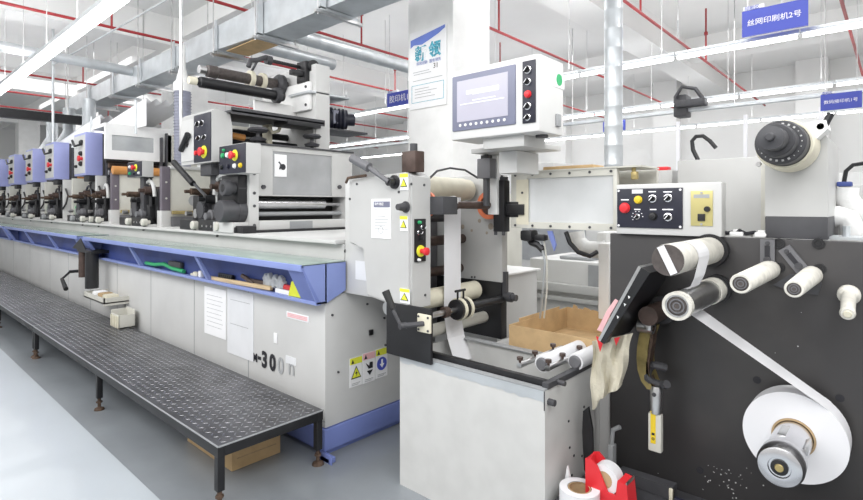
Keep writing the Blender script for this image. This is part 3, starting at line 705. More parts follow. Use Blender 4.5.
# -- blue box stations --
def blue_station(Yb,lab):
    t=thing('print_station',lab,'print unit',(2.5,Yb,ZB),'print stations with blue control boxes')
    cb=B().box(1.95,2.135,Yb,Yb+.50,1.835,2.37,.008).build('control_box','blue_box',t)
    B().box(2.135,2.16,Yb-.0,Yb+.50,1.82,2.36,.004).build('box_back_plate','charcoal',t)
    fp=B().box(1.944,1.95,Yb+.02,Yb+.48,1.86,2.34,.003).build('button_plate','grey_lt',cb)
    for u,v,r,m in ((.25,.80,.035,'black'),(.3,.52,.03,'black'),(.3,.25,.03,'black'),(.7,.72,.02,'white'),(.7,.2,.02,'black')):
        B().lathe((1.944,Yb+.5*u,1.86+.48*v),(-1,0,0),[(0,r),(.02,r),(.035,r*.5),(.035,0)],14).build('knob',m,fp)
    B().lathe((1.944,Yb+.12,1.86+.48*.38),(-1,0,0),[(0,.02),(.03,.02),(.03,.038),(.05,.036),(.05,0)],16).build('emergency_button','red',fp)
    B().tube([(1.93,Yb+.12,2.22),(1.88,Yb+.2,2.20),(1.88,Yb+.3,2.28)],.014,6).build('cable_loop','black',cb)
    B().box(1.99,2.09,Yb+.04,Yb+.24,1.76,1.835,.01).build('black_mount','black',t)
    B().box(2.05,2.16,Yb-.06,Yb+.0,ZB,1.83,.004).build('front_plate','grey_lt',t)
    B().box(2.16,2.22,Yb-.06,Yb+.6,ZB,2.3,.004).build('side_frame','charcoal',t)
    s=B()
    for k in range(8): s.lathe((2.19,Yb-.06,1.35+.12*k),(0,-1,0),[(0,.03),(.05,.025),(.05,0)],10)
    s.build('cable_glands','black',t)
    B().tube([(2.07,Yb-.08,1.70),(2.09,Yb-.12,1.60),(2.07,Yb-.10,1.48),(2.03,Yb-.08,1.40)],.012,6).build('air_hose','black',t)
    B().cyl((2.2,Yb+.05,2.05),(3.0,Yb+.05,2.05),.035,n=14).build('dark_roller','black',t)
    B().cyl((2.2,Yb+.05,1.93),(3.0,Yb+.05,1.93),.04,n=14).build('orange_roller','roll_orange',t)
    B().box(2.22,3.05,Yb+.95,Yb+.98,ZB+.09,1.83,.004).box(2.04,2.22,Yb+.95,Yb+1.0,ZB+.05,1.83,.004).build('face_panel','beige',t)
    B().box(2.07,2.2,Yb+.92,Yb+.95,ZB+.1,ZB+.2,.003).build('green_strip','green',t)
    B().lathe((2.14,Yb+.948,ZB+.30),(0,-1,0),[(0,.05),(.004,.05),(.004,.04),(.002,0)],14).build('gauge_ring','ink_g',t)
    B().box(2.98,3.06,Yb-.05,Yb+.6,ZB,2.3,.01).build('far_side_plate','grey_dk',t)
    mech(t,Yb+.03,3)
    return t
b0=blue_station(7.5,'print station with the largest blue control box, first of its row')
for k,dy in enumerate((1.5,2.8,4.2,5.6,7.0)):
    dup(b0,(0,dy,0),['second blue control box station, smaller behind the first','third blue control box station from the camera','fourth blue control box station, narrow, near the left edge','blue control box station cut by the left edge','farthest blue control box station, at the very left edge'][k])
# exhaust hoods above
def canopy(Yc,lab):
    t=thing('pleated_hood',lab,'hood',(2.6,Yc,2.4))
    s=B(); n=10
    a0=V((2.15,Yc+.9,2.42)); a1=V((2.35,Yc-.55,2.74))
    pts=[]
    for i in range(n+1):
        u=i/n; pts.append((u, .045*(i%2)))
    for (u,h),(u2,h2) in zip(pts,pts[1:]):
        o=V((.55*u,0,-h)); o2=V((.55*u2,0,-h2))
        s.face([a0+o,a0+o2,a1+o2,a1+o])
    s.build('pleated_sheet','paper',t,smooth=False)
    B().prism([(2.16,Yc+.9,2.36),(2.16,Yc+.9,2.42),(2.34,Yc-.55,2.72),(2.34,Yc-.55,2.40)],(.01,0,0)).build('side_skirt','paper',t)
    B().cyl((2.25,Yc-.5,2.3),(2.25,Yc-.5,2.7),.015,n=8).cyl((2.7,Yc-.5,1.8),(2.7,Yc-.5,2.7),.015,n=8).build('post','galv',t)
canopy(7.2,'white pleated plastic hood sloping up beside the second pillar')
canopy(8.9,'small white peaked hood just above the first blue control box')
for k,(Yc) in enumerate((10.2,11.4,12.6)):
    t=thing('exhaust_hose',('nearest','middle','farthest')[k]+' of three crinkled silver hoses above the far blue boxes','hose',(2.6,Yc,2.4))
    spiral((2.5,Yc,2.35),(2.7,Yc,2.72),.13,'hose_body',t,pitch=.08)
    B().lathe((2.7,Yc,2.70),(0,0,1),[(0,.16),(.12,.10),(.55,.10),(.55,0)],16).build('hose_collar','galv',t)
    B().box(2.35,2.75,Yc-.2,Yc+.2,2.1,2.36,.02).build('hose_box','galv',t)

# grey flexible hose + cone
c=hx(182.5,110,2.55)
t=thing('flexible_hose','ribbed grey flexible hose with a white cone, left of the dark rollers','hose',(c.x,c.y,1.9))
spiral((c.x,c.y,1.9),(c.x,c.y,2.76),.088,'hose_body',t,m='hosegrey',pitch=.035,bulge=1.1)
B().lathe((c.x,c.y,2.76),(0,0,1),[(0,0),(0,.095),(.10,.095),(.12,.07),(.28,.035),(.54,.03),(.54,0)],20).build('white_cone','white',t)

# ======================= REWIND TOWER =======================
t=thing('unwind_tower','tall grey tower behind the press carrying two dark cantilevered rollers','tower',(3,4.4,ZB)); TW=t
B().box(2.90,3.06,4.05,5.0,1.76,2.78,.006).build('tower_body','grey_lt',t)
B().box(2.86,2.90,4.10,4.75,2.35,2.62,.02).build('mount_plate','white',t)
B().box(2.46,2.90,4.37,4.40,2.27,2.42,.004).build('lower_mount_plate','white',t)
s=B()
for y,z in ((4.15,2.57),(4.7,2.57),(4.15,2.40),(4.5,2.38),(4.7,2.4)): s.cyl((2.852,y,z),(2.862,y,z),.014,n=8)
s.build('bolts','charcoal',t)
B().box(2.04,2.95,3.98,4.45,2.205,2.225,.003).box(2.04,2.95,3.98,3.99,2.19,2.245).build('dark_shelf','charcoal',t)
B().box(2.55,2.9,3.97,4.2,2.165,2.205,.004).build('shelf_box','black',t)
for z,y in ((2.12,4.5),(2.02,4.35),(1.98,4.55)):
    B().cyl((2.16,y,z),(2.9,y,z),.032,n=14).build('guide_roller','black',t)
B().box(2.12,2.62,4.62,4.66,1.93,2.2).build('back_plate','beige',t)
B().cyl((2.2,4.3,2.06),(2.32,4.3,2.05),.03,n=12).build('orange_coupling','roll_orange',t)
B().box(2.55,2.6,4.3,4.4,2.0,2.2,.01).tube([(2.5,4.2,2.16),(2.54,4.2,2.11),(2.6,4.2,2.13),(2.62,4.2,2.18)],.016).build('cream_clip','cream',t)
B().box(2.88,2.9,4.06,4.9,1.76,2.2).build('inner_panel','grey',t)
# rollers
a=hy(201.5,68,4.55); b=hy(287.6,88,4.55)
ur=thing('dark_shaft','upper dark cantilever shaft with two cream collars, on the tower','shaft',(a.x,4.55,a.z))
zz=(a.z+b.z)/2
B().lathe((a.x-.02,4.55,zz),(1,0,0),[(0,0),(0,.034),(.06,.036),(.07,.052),(.15,.058),(.16,.050),(.98-.0,.050)],20).build('shaft_body','endcap',ur)
B().lathe((a.x-.022,4.55,zz),(1,0,0),[(0,0),(0,.036),(.055,.038),(.055,0)],20).build('steel_tip','steel',ur)
B().lathe((2.78,4.55,zz),(1,0,0),[(0,.045),(0,.075),(.03,.10),(.075,.10),(.075,.05)],24).build('flange','charcoal',ur)
for x in (2.50,2.62): B().lathe((x,4.55,zz),(1,0,0),[(0,.05),(0,.080),(.035,.080),(.035,.05)],24).build('cream_collar','cream',ur)
B().cyl((2.52,4.55,zz+.06),(2.56,4.50,zz+.17),.012,n=8).build('collar_lever','charcoal',ur)
a=hy(190,78,4.3); b=hy(269,96,4.3)
zz=(a.z+b.z)/2
lr=thing('dark_shaft','lower dark cantilever shaft beneath the collared one','shaft',(a.x,4.3,zz))
B().lathe((a.x,4.3,zz),(1,0,0),[(0,0),(0,.030),(.07,.032),(.08,.046),(.86,.046),(.86,0)],20).build('shaft_body','black',lr)
B().lathe((a.x-.01,4.3,zz),(1,0,0),[(0,0),(0,.032),(.06,.034),(.06,0)],20).build('cream_tip','cream',lr)
B().lathe((2.62,4.3,zz),(1,0,0),[(0,.046),(0,.07),(.05,.07),(.05,.046)],24).build('flange','charcoal',lr)
# upper swing arm
t=thing('swing_arm','black swing arm rod with a hooked end above the dark shafts','arm',(2.9,4.2,2.8))
q0=hy(268,60,4.25); q1=hy(308,69,4.25)
B().cyl(q0,q1,.016,n=10).build('arm_rod','black',t)
B().tube([q0,q0+V((-.02,0,.02)),q0+V((-.10,0,-.02)),q0+V((-.17,0,-.04)),q0+V((-.19,0,-.10))],.022,8).lathe(q0,(1,0,0),[(-.02,0),(-.02,.04),(.03,.04),(.03,0)],14).build('hook','charcoal',t)
B().box(q1.x-.10,q1.x+.05,4.15,4.3,q1.z-.16,q1.z+.05,.02).lathe(q1+V((-.02,-.1,0)),(0,-1,0),[(0,0),(0,.06),(.03,.06),(.03,.03),(.05,.03),(.05,0)],18).box(q1.x-.22,q1.x-.02,4.18,4.24,q1.z-.10,q1.z-.05,.01).build('clamp_head','black',t)
B().box(q1.x-.12,q1.x+.35,4.05,4.4,q1.z-.27,q1.z-.25,.003).cyl((q1.x+.0,4.15,q1.z-.36),(q1.x+.0,4.15,q1.z-.27),.035,n=12).build('arm_shelf','galv',t)
B().box(2.93,3.0,4.2,4.5,2.77,q1.z-.24,.005).build('arm_post','charcoal',t)
# motor behind
t=thing('electric_motor','dark blue-black electric motor just right of the tower','motor',(3.3,4.1,2.1))
c=hx(333,120,3.35)
B().lathe((c.x-.1,c.y,c.z),(1,-.6,0),[(0,0),(0,.10),(.04,.12),(.07,.12)]+[(.08+.02*i,.115 if i%2 else .10) for i in range(7)]+[(.22,.10),(.22,.06),(.30,.06),(.30,0)],24).build('motor_body','navy',t)
B().box(c.x-.1,c.x+.05,c.y-.14,c.y-.0,c.z-.06,c.z+.08,.02).build('terminal_box','hosegrey',t)
B().box(3.10,c.x+.3,c.y-.2,c.y+.15,c.z-.14,c.z-.12,.004).build('motor_shelf','charcoal',t)
# upper control box
ba=hx(181.5,115,1.92); bb=hx(212,112,1.92)
t=thing('control_box','grey control box with dark angled button face, left of the shaft rollers','control box',(1.95,bb.y,1.82))
body=B().prism([(1.92,bb.y,1.80),(1.92,bb.y,2.21),(1.96,bb.y,2.235),(2.07,bb.y,2.20),(2.09,bb.y,2.10),(2.09,bb.y,1.82)],(0,ba.y-bb.y,0)).build('box_body','grey',t)
yc=bb.y+(ba.y-bb.y)*.55
buttons_x(body,1.919,yc,bb.y+.01,1.81,2.20,[(.55,.80,.026,'black','sel'),(.82,.80,.0,'black','b'),(.3,.80,.026,'black','sel'),(.35,.5,.022,'black','sel'),(.7,.5,.022,'white','sel'),(.62,.20,.036,'red','estop'),(.15,.2,.018,'red','b')])
fp=B().box(1.913,1.919,yc,ba.y-.01,1.83,2.18).build('grey_plate','grey_lt',body)
B().lathe((1.913,(yc+ba.y)/2,1.98),(-1,0,0),[(0,.03),(.02,.03),(.02,0)],16).tube([(1.90,(yc+ba.y)/2+.09,1.93),(1.885,(yc+ba.y)/2-.08,2.05)],.024,10).build('rotary_handle','black',fp)
B().box(1.96,2.07,bb.y+.1,bb.y+.3,1.70,1.80,.01).box(2.02,2.06,bb.y+.15,bb.y+.25,1.62,1.72,.01).build('box_arm','charcoal',t)

# ======================= INFEED UNIT =======================
t=thing('infeed_unit','grey infeed cover with levers and warning stickers at the press end','cover',(2.0,1.85,.67)); IN=t
YI=1.85; XI=1.90
def ix(px,py): return hx(px,py,XI)
cov=[(YI,.925),(YI,1.60),(YI+.05,1.625),(2.345,1.60),(2.345,1.24),(2.20,1.225),(2.19,.955),(YI+.03,.915)]
s=B().prism([(XI,y,z) for y,z in cov],(.165,0,0)); 
bmesh.ops.bevel(s.bm,geom=[e for e in s.bm.edges if abs((e.verts[0].co-e.verts[1].co).x)<1e-5],offset=.012,segments=2,affect='EDGES')
s.build('cover','grey',t)
B().box(1.985,2.066,2.0,YE-.002,.93,1.60,.004).build('frame_plate','grey_lt',t)
lp=B().box(1.893,1.911,1.705,2.02,.672,.945,.003).box(1.911,2.06,1.95,2.02,.70,.93,.003).build('lower_plate','black',t)
fa=hx(418,313,1.887);fb=hx(431,334,1.887); fy=(fa.y+fb.y)/2; fz=(fa.z+fb.z)/2
fl=B().box(1.879,1.893,fb.y,fa.y,fb.z,fa.z,.006).build('flange_plate','cream',lp)
s=B()
for y in (fb.y+.012,fa.y-.012):
    for z in (fb.z+.013,fa.z-.013): s.cyl((1.875,y,z),(1.880,y,z),.006,n=8)
s.build('flange_bolts','charcoal',fl)
q0=V((1.885,fy,fz)); q1=hx(401,326,1.80)
k=B().tube([q0,V((1.80,q1.y,q1.z))],.013,10).cyl((1.79,q1.y,q1.z),(1.825,q1.y-.01,q1.z),.016,n=12).tube([q1,hx(393,310,1.79)],.009,8).build('crank_lever','charcoal',t)
B().tube([hx(393,309,1.79),hx(385.5,291,1.78)],[.016,.020],12).build('crank_grip','rubber',k)
# upper lever
q=hx(395,182,XI)
B().lathe((XI,q.y,q.z),(-1,0,0),[(0,0),(0,.036),(.01,.036),(.012,.022),(.05,.022),(.05,0)],20).build('lever_hub','black',t)
k=B().tube([q+V((-.045,0,0)),hx(368,167,1.82)],.014,8).build('clamp_lever','slate',t)
B().tube([hx(369,167.5,1.82),hx(352,158,1.80)],[.026,.024],12).build('lever_grip','slate',k)
q=hx(406,207,XI); B().lathe((XI,q.y,q.z),(-1,0,0),[(0,0),(0,.030),(.006,.030),(.006,.018),(.03,.018),(.03,.02),(.06,.016),(.06,0)],16).build('knob','charcoal',t)
s=B()
for px,py in ((357,184),(350,199),(424,185),(425,295),(399,192),(411,184)):
    q=hx(px,py,XI) if px<410 else hy(px,py,YI); d=V((-.004,0,0)) if px<410 else V((0,-.004,0))
    s.cyl(q,q+d,.007,n=8)
s.build('screws','charcoal',t)
# placard
a=hx(372,199,XI); b=hx(391,239,XI)
pl=B().box(XI-.004,XI,b.y,a.y,b.z,a.z).build('placard','paper',t)
B().box(XI-.006,XI-.004,b.y+.004,a.y-.02,a.z-.045,a.z-.014).build('placard_header','bezel',pl)
text('操作规程',.018,'white_ink',(XI-.007,a.y-.028,a.z-.034),LX,UP,pl)
s=B()
for i in range(7): s.box(XI-.0055,XI-.004,b.y+.016+.01*(i%3),a.y-.025,a.z-.06-.017*i,a.z-.057-.017*i)
s.lathe((XI-.004,(a.y+b.y)/2,b.z+.045),(-1,0,0),[(0,.02),(.001,.02),(.001,.017)],16)
s.build('placard_print','ink_g',pl)
# triangle stickers
for i,(px0,py0,px1,py1) in enumerate(((400.5,174,408.5,190),(400.5,216,408,231),(400.5,288,410,304))):
    a=hx(px0,py0,XI); b=hx(px1,py1,XI); c=(a.y+b.y)/2; H=a.z-b.z; W_=a.y-b.y
    st=B().box(XI-.004,XI,b.y,a.y,b.z,a.z).build('warning_sticker','paper',t)
    B().box(XI-.0055,XI-.004,b.y,a.y,a.z-H*.22,a.z).build('header','yellow_l',st)
    B().prism([(XI-.0056,c+W_*.42,b.z+H*.2),(XI-.0056,c-W_*.42,b.z+H*.2),(XI-.0056,c,a.z-H*.28)],(-.001,0,0)).build('triangle','ink',st)
    B().prism([(XI-.007,c+W_*.32,b.z+H*.24),(XI-.007,c-W_*.32,b.z+H*.24),(XI-.007,c,a.z-H*.36)],(-.001,0,0)).build('triangle_fill','yellow_l',st)
# control strip on end face
a=hy(414,219,YI); b=hy(425,261,YI)
buttons_y(t,YI-.001,a.x,b.x,b.z,a.z,[(.5,.25,.021,'red','estop'),(.5,.55,.011,'black','b'),(.3,.68,.012,'white','sel'),(.6,.80,.012,'black','sel'),(.35,.92,.008,'green','b'),(.3,.05,.007,'white','b')],'black')
a=hx(355,267,XI+.1);b=hx(366,288,XI+.1)
pl=B().box(1.983,1.985,2.24,2.38,1.02,1.13).build('data_plate','paper_g',t)
B().box(1.982,1.983,2.255,2.285,1.09,1.115).build('round_mark','blue_dk',pl)
# hooked wire at top left
tag(B().tube([hx(346,183,1.88),hx(348,178,1.88),hx(355,177,1.88),hx(366,175.5,1.88)],.008,6).build('bent_wire','rust'),'rusty bent wire hook lying on the cover beside the lever','wire')
# boxes on top
q=hx(413,172,1.97)
t=thing('sensor_block','brown-grey sensor block standing on the infeed cover','sensor',(1.97,q.y,1.61))
B().box(1.93,2.0,q.y-.055,q.y+.045,1.625,1.735,.006).build('block','brown',t)
B().cyl((1.965,q.y-.01,1.735),(1.965,q.y-.01,1.775),.02,n=12).build('cap','charcoal',t)
t=thing('sensor_block','dark grey block with a small knob beside the cream roller end','sensor',(2.5,1.95,1.60))
a=hx(478,159,2.42);b=hx(491,178,2.42)
B().box(2.41,2.47,b.y,a.y,b.z,a.z,.005).build('block','slate',t)
B().box(2.42,2.46,b.y+.02,a.y-.02,a.z,a.z+.02).cyl((2.44,(a.y+b.y)/2,a.z+.02),(2.44,(a.y+b.y)/2,a.z+.045),.012,n=10).build('knob','black',t)
B().cyl((2.44,(a.y+b.y)/2,1.45),(2.44,(a.y+b.y)/2,b.z),.02,n=10).build('post','charcoal',t)
# far plate
t=thing('infeed_side_plate','stained grey far side plate behind the hanging paper web','plate',(2.64,1.95,.67)); FPt=t
a=hx(462,283,2.64); b=hx(502,340,2.64)
B().box(2.64,2.70,b.y,2.35,.985,1.64,.006).build('grey_plate','grey',t)
B().box(2.64,2.70,b.y+.005,2.35,.64,.985,.004).build('black_plate','black',t)
s=B(); random.seed(8)
for k in range(9):
    s.lathe((2.64,1.90+random.uniform(-.05,.2),1.36+random.uniform(-.08,.09)),(-1,0,0),[(0,random.uniform(.006,.022)),(.0012+.0002*k,.004),(.0012+.0002*k,0)],7)
s.build('ink_stain','stain',t)
s=B()
for px in (472,475): q=hx(px,277,2.64); s.cyl((2.635,q.y,q.z),(2.64,q.y,q.z),.006,n=8)
s.build('screws','charcoal',t)
B().cyl((2.66,b.y-.005,.9),(2.66,b.y-.09,.9),.02,n=12).lathe((2.66,b.y-.03,.9),(0,-1,0),[(0,0),(0,.03),(.03,.03),(.03,0)],14).box(2.65,2.68,b.y-.02,b.y+.005,.88,1.05).build('latch_knob','charcoal',t)
# rollers between plates
q=hx(443,183,2.10)
a=hy(437,184,2.02)
t=thing('cream_roller','big cream rubber roller at the top of the infeed gap','roller',(2.3,2.05,1.57))
yr,zr=2.03,1.55
B().lathe((2.10,yr,zr),(1,0,0),[(0,0),(0,.066),(.03,.066),(.03,.072),(.44,.072),(.45,.066),(.50,.066),(.505,.03),(.54,.03)],28).build('roller_body','cream',t)
B().lathe((2.068,yr,zr),(1,0,0),[(0,0),(0,.066),(.034,.070),(.034,0)],28).build('grey_end','slate',t)
tag(B().tube([hx(430,178,2.1),hx(437,171,2.15),hx(450,168,2.3),hx(465,170,2.4),hx(478,178,2.48)],.006,6).build('thin_cable','charcoal'),'thin dark cable arching over the cream roller','cable')
t=thing('idler_shaft','brown steel shaft with black end block in front of the cream roller','shaft',(2.3,1.8,1.46))
a=hy(427,198,1.80); b=hy(451,216,1.80)
B().box(2.05,2.17,1.76,1.86,1.405,1.50,.004).build('end_block','charcoal',t)
B().lathe((2.17,1.80,1.455),(1,0,0),[(0,.02),(0,.03),(.03,.03),(.04,.02),(.44,.024),(.46,.024)],16).build('shaft_body','brown',t)
B().cyl((2.17,1.80,1.475),(2.19,1.80,1.475),.03,n=14).build('white_nut','white',t)
B().lathe((2.56,1.84,1.455),(1,0,0),[(0,.06),(0,.085),(.03,.085),(.03,.06),(0,.06)],24).build('orange_ring','orange',t)
B().lathe((2.10,1.93,1.46),(1,0,0),[(0,.06),(0,.07),(.02,.07),(.02,0)],24).build('orange_ring','orange',t)
B().lathe((2.57,1.86,1.45),(1,0,0),[(0,0),(0,.055),(.07,.055),(.07,0)],24).build('brown_hub','brown',t)
t=thing('guard_hinge','black vertical slide bar holding the clear guard','hinge',(2.55,1.74,1.3))
B().box(2.52,2.58,1.70,1.775,1.30,1.60,.004).build('vertical_bar','black',t)
B().box(2.545,2.62,1.62,1.70,1.385,1.475,.006).box(2.535,2.55,1.58,1.72,1.40,1.46,.003).build('coupling','black',t)
B().box(2.53,2.57,1.705,1.77,1.60,1.62).cyl((2.55,1.74,1.6),(2.55,1.74,1.63),.012,n=8).build('top_bolt','charcoal',t)
s=B()
for z in (1.305,): 
    for y in (1.71,1.765): s.cyl((2.53,y,1.28),(2.53,y,1.305),.01,n=8)
s.build('bolts','charcoal',t)
t=thing('web_rollers','stack of dark rollers seen in the gap left of the paper web','roller',(2.3,2.1,1.1))
for y,z,r,m in ((2.1,1.24,.03,'brown'),(2.12,1.05,.03,'brown'),(2.2,.86,.04,'steel'),(2.15,1.38,.03,'charcoal')):
    B().cyl((2.07,y,z),(2.64,y,z),r,n=16).build('roller',m,t)
B().box(2.24,2.63,2.31,2.35,.66,1.62).build('rear_plate','slate',t)
# lower gripper shaft with rubber wheels
t=thing('wheel_shaft','shaft with two black and cream rubber wheels pressing the paper web','shaft',(2.3,1.88,.93))
ys,zs=1.80,.885
B().cyl((1.915,ys,zs),(2.64,ys,zs),.015,n=14).build('shaft_body','steel',t)
B().cyl((2.29,ys,zs),(2.64,ys,zs),.022,n=14).build('chrome_sleeve','black',t)
B().lathe((2.10,ys,zs),(1,0,0),[(0,.017),(0,.03),(.03,.03),(.03,.017)],14).build('collar','brown',t)
for x in (2.20,2.255):
    B().lathe((x,ys,zs),(1,0,0),[(0,0),(0,.045),(.0,.055),(.028,.055),(.028,0)],24).build('rubber_wheel','black',t)
    B().lathe((x+.02,ys,zs),(1,0,0),[(0,.05),(0,.062),(.018,.062),(.018,.05)],24).build('cream_tyre','cream',t)
B().tube([(2.22,ys,zs+.055),(2.22,ys,zs+.10)],.006,6).cyl((2.20,ys,zs+.10),(2.285,ys,zs+.10),.007,n=8).tube([(2.27,ys,zs+.05),(2.27,ys,zs+.10)],.006,6).build('thumb_screw','black',t)
tag(B().cyl((2.07,1.97,.93),(2.60,1.97,.93),.055,n=24).cyl((2.6,1.97,.93),(2.64,1.97,.93),.02).build('cream_roller','cream'),'lower cream roller behind the rubber wheels','roller')
tag(B().cyl((2.07,1.93,.76),(2.64,1.93,.76),.035,n=20).build('cream_roller','beige'),'lowest worn cream roller near the bin rim','roller')
# paper web
a=hy(444,212,1.88); b=hy(461,212,1.88)
s=B(); xa,xb=2.223,2.372
prof=[(1.90,1.50),(1.90,1.2),(1.90,1.0),(1.90,.92),(1.90,.84),(1.89,.78),(1.875,.71),(1.85,.65),(1.82,.58)]
for (y,z),(y2,z2) in zip(prof,prof[1:]): s.face([(xa,y,z),(xb,y,z),(xb,y2,z2),(xa,y2,z2)])
tag(s.build('paper_web','tape'),'white strip of paper web hanging down into the grey bin','paper web')

# ======================= WASTE BIN =======================
XB0,XB1,YB0,YB1,ZT=1.915,2.385,1.09,1.94,.685
t=thing('waste_bin','big open grey sheet metal bin below the infeed rollers','bin',(2.15,1.5,0)); BN=t
th=.012
bd=B().box(XB0,XB0+th,YB0,YB1,0.0,ZT).box(XB1-th,XB1,YB0,YB1,0.0,ZT).box(XB0+th,XB1-th,YB0,YB0+th,0.0,ZT).box(XB0+th,XB1-th,YB1-th,YB1,0,ZT).box(XB0+th,XB1-th,YB0+th,YB1-th,.02,.03)
bd.build('bin_body','bin',t)
B().box(XB0-.004,XB0+.03,YB0,YB1,ZT,ZT+.006).box(XB1-.03,XB1+.02,YB0,YB1,ZT,ZT+.006).build('rim','grey_dk',t)
# chipped paint edge
s=B(); random.seed(3); pts=[]; n=40
for i in range(n+1): pts.append((YB0+(YB1-YB0)*i/n, ZT-.045+random.uniform(-.006,.006)))
for (y,z),(y2,z2) in zip(pts,pts[1:]): s.face([(XB0-.001,y,z),(XB0-.001,y2,z2),(XB0-.001,y2,ZT),(XB0-.001,y,ZT)])
s.build('bare_metal_band','galv',t)
B().box(XB0+.035,XB0+.065,YB0+.02,YB1,ZT+.0,ZT+.03,.003).build('cross_rail','black',t)
B().box(XB0+.02,XB1-.02,YB0-.005,YB0+.025,ZT+.002,ZT+.028,.003).build('end_rail','charcoal',t)
B().box(XB0-.003,XB0,YB0,YB0+.004,ZT-.08,ZT).cyl((XB0+.03,YB0-.03,ZT-.05),(XB0+.03,YB0,ZT-.05),.014,n=10).cyl((XB0+.10,YB0-.04,ZT+.015),(XB0+.10,YB0,ZT+.015),.011,n=10).build('corner_bolts','charcoal',t)
s=B()
for x,z in ((2.12,.50),(2.13,.38),(2.17,.33),(2.15,.25),(2.27,.52),(2.28,.45),(2.25,.3)): s.cyl((x,YB0-.003,z),(x,YB0,z),.006,n=6)
s.build('bolt_holes','ink',t)
# collars lying on the bin corner: two white cores on rods
for i,(px,py,yy) in enumerate(((541,370,1.20),(574,368,1.105))):
    q=hy(px,py,yy)
    zc=.737
    t=thing('white_core',('left' if i==0 else 'right')+' of the two white cores lying on the bin corner','core',(q.x,yy,zc))
    L=.42
    B().lathe((q.x+.012,yy,zc),(1,0,.0),[(0,.030),(0,.038),(L,.038),(L,.030)],24).build('core_tube','tape',t)
    B().lathe((q.x,yy,zc),(1,0,.0),[(0,0),(0,.024),(.008,.030),(.03,.030),(.03,0)],20).build('dark_end','slate',t)
for i,(yy,x0) in enumerate(((1.27,2.0),(1.155,2.05))):
    t=thing('steel_rod',('left thin steel rod with thumb screws, outer side of the white cores','thin steel rod between the two white cores')[i],'rod',(x0,yy,.72))
    zc=.72+.015
    B().cyl((x0,yy,zc),(x0+.40,yy,zc),.013,n=12).build('rod_body','steel',t)
    for xx in (x0+.0,x0+.13,x0+.3):
        B().cyl((xx+.01,yy,zc+.01),(xx+.01,yy,zc+.036),.006,n=8).lathe((xx+.01,yy,zc+.024),(0,0,1),[(0,0),(0,.014),(.014,.014),(.014,0)],10).build('thumb_screw','brown',t)
# support cabinet + open carton
t=thing('machine_cabinet','low grey cabinet behind the bin carrying the open carton','cabinet',(2.8,1.35,0))
B().box(2.42,3.3,1.03,1.76,0,.655,.006).build('cabinet_body','grey_lt',t)
B().box(2.414,2.42,1.08,1.70,.05,.62,.002).build('front_panel','grey',t)
t=thing('open_carton','open-topped brown cardboard carton with torn edges behind the bin','carton',(2.8,1.38,.655))
s=B(); x0,x1,y0,y1,z0,z1=2.45,3.12,1.06,1.62,.656,.79
s.box(x0,x0+.008,y0,y1,z0,z1).box(x1-.008,x1,y0,y1,z0,z1+.0).box(x0+.008,x1-.008,y1-.008,y1,z0,z1).box(x0+.008,x1-.008,y0,y0+.008,z0,z1).box(x0+.008,x1-.008,y0+.008,y1-.008,z0,z0+.006)
s.build('carton_body','cardboard',t)
s=B(); random.seed(5)
yy=y0
while yy<y1-.03:
    w_=random.uniform(.03,.07); h=random.uniform(.0,.03); y2=min(yy+w_,y1)
    s.prism([(x1-.006,yy,z1),(x1-.006,y2,z1),(x1-.006,y2-.01,z1+h),(x1-.006,yy+.01,z1+h*.6)],(.004,0,0)); yy=y2
s.box(x0+.1,x1-.1,y1-.006,y1-.002,z1,z1+.02)
s.build('torn_flaps','cardboard',t)

# ======================= TOUCHSCREEN =======================
XM=2.10
a=hx(450,72,XM); b=hx(539,133,XM)
y0,y1,z0,z1=b.y,a.y,hx(450,141,XM).z,a.z
t=thing('touchscreen_console','white touchscreen control box on a post above the infeed rollers','control console',(2.2,1.5,z0)); HM=t
s=B().box(XM,2.34,y0,y1,z0,z1,.018); s.build('housing','hmi',t)
sa=hx(453,77,XM); sb=hx(516,137,XM)
sy1=sa.y; sy0=sb.y; sz1=hx(453,77.5,XM).z; sz0=hx(453,132,XM).z
bz=B().box(XM-.008,XM+.01,sy0,sy1,sz0,sz1,.006).build('bezel','bezel',t)
iy1=sy1-.035; iy0=sy0+.04; iz1=sz1-.03; iz0=sz0+.045
scn=B().box(XM-.010,XM-.006,iy0,iy1,iz0,iz1).build('screen','screen',bz)
B().box(XM-.0108,XM-.010,iy0+.05,iy1-.06,iz1-.075,iz1-.055).box(XM-.0108,XM-.010,iy0+.02,iy1-.02,iz0+.085,iz0+.09).box(XM-.0108,XM-.010,iy0+.05,iy1-.1,iz0+.13,iz0+.135).box(XM-.0108,XM-.010,iy0+.07,iy1-.1,iz1-.11,iz1-.105).build('screen_text','screen_hi',bz)
s=B()
for k in range(9):
    yy=iy1-.02-(iy1-iy0-.04)*k/8; s.lathe((XM-.008,yy,iz0-.018),(-1,0,0),[(0,.008),(.003,.007),(.003,0)],10)
s.build('soft_keys','white',bz)
a=hx(523,61,XM); b=hx(536,123,XM)
buttons_x(t,XM,a.y,b.y,hx(530,123,XM).z,hx(530,60.5,XM).z,[(.45,.85,.019,'black','sel'),(.45,.66,.017,'black','sel'),(.45,.46,.015,'red','b'),(.45,.27,.018,'green','sel'),(.45,.09,.016,'black','sel')])
a=hy(553,72,y0); b=hy(564,92,y0)
lb=B().box(a.x,b.x,y0-.003,y0,b.z+.01,a.z-.01,.001).build('side_label','paper',t)
B().lathe(((a.x+b.x)/2,y0-.003,(a.z+b.z)/2+.01),(0,-1,0),[(0,.028),(.002,.028),(.002,0)],20).build('green_mark','green',lb)
B().box(2.25,2.29,y0-.012,y0,z0+.04,z0+.10,.004).build('side_catch','grey_dk',t)
a=hx(483,140,2.14)
B().box(2.14,2.34,1.33,1.57,z0-.055,z0,.004).build('mount_block','grey',t)
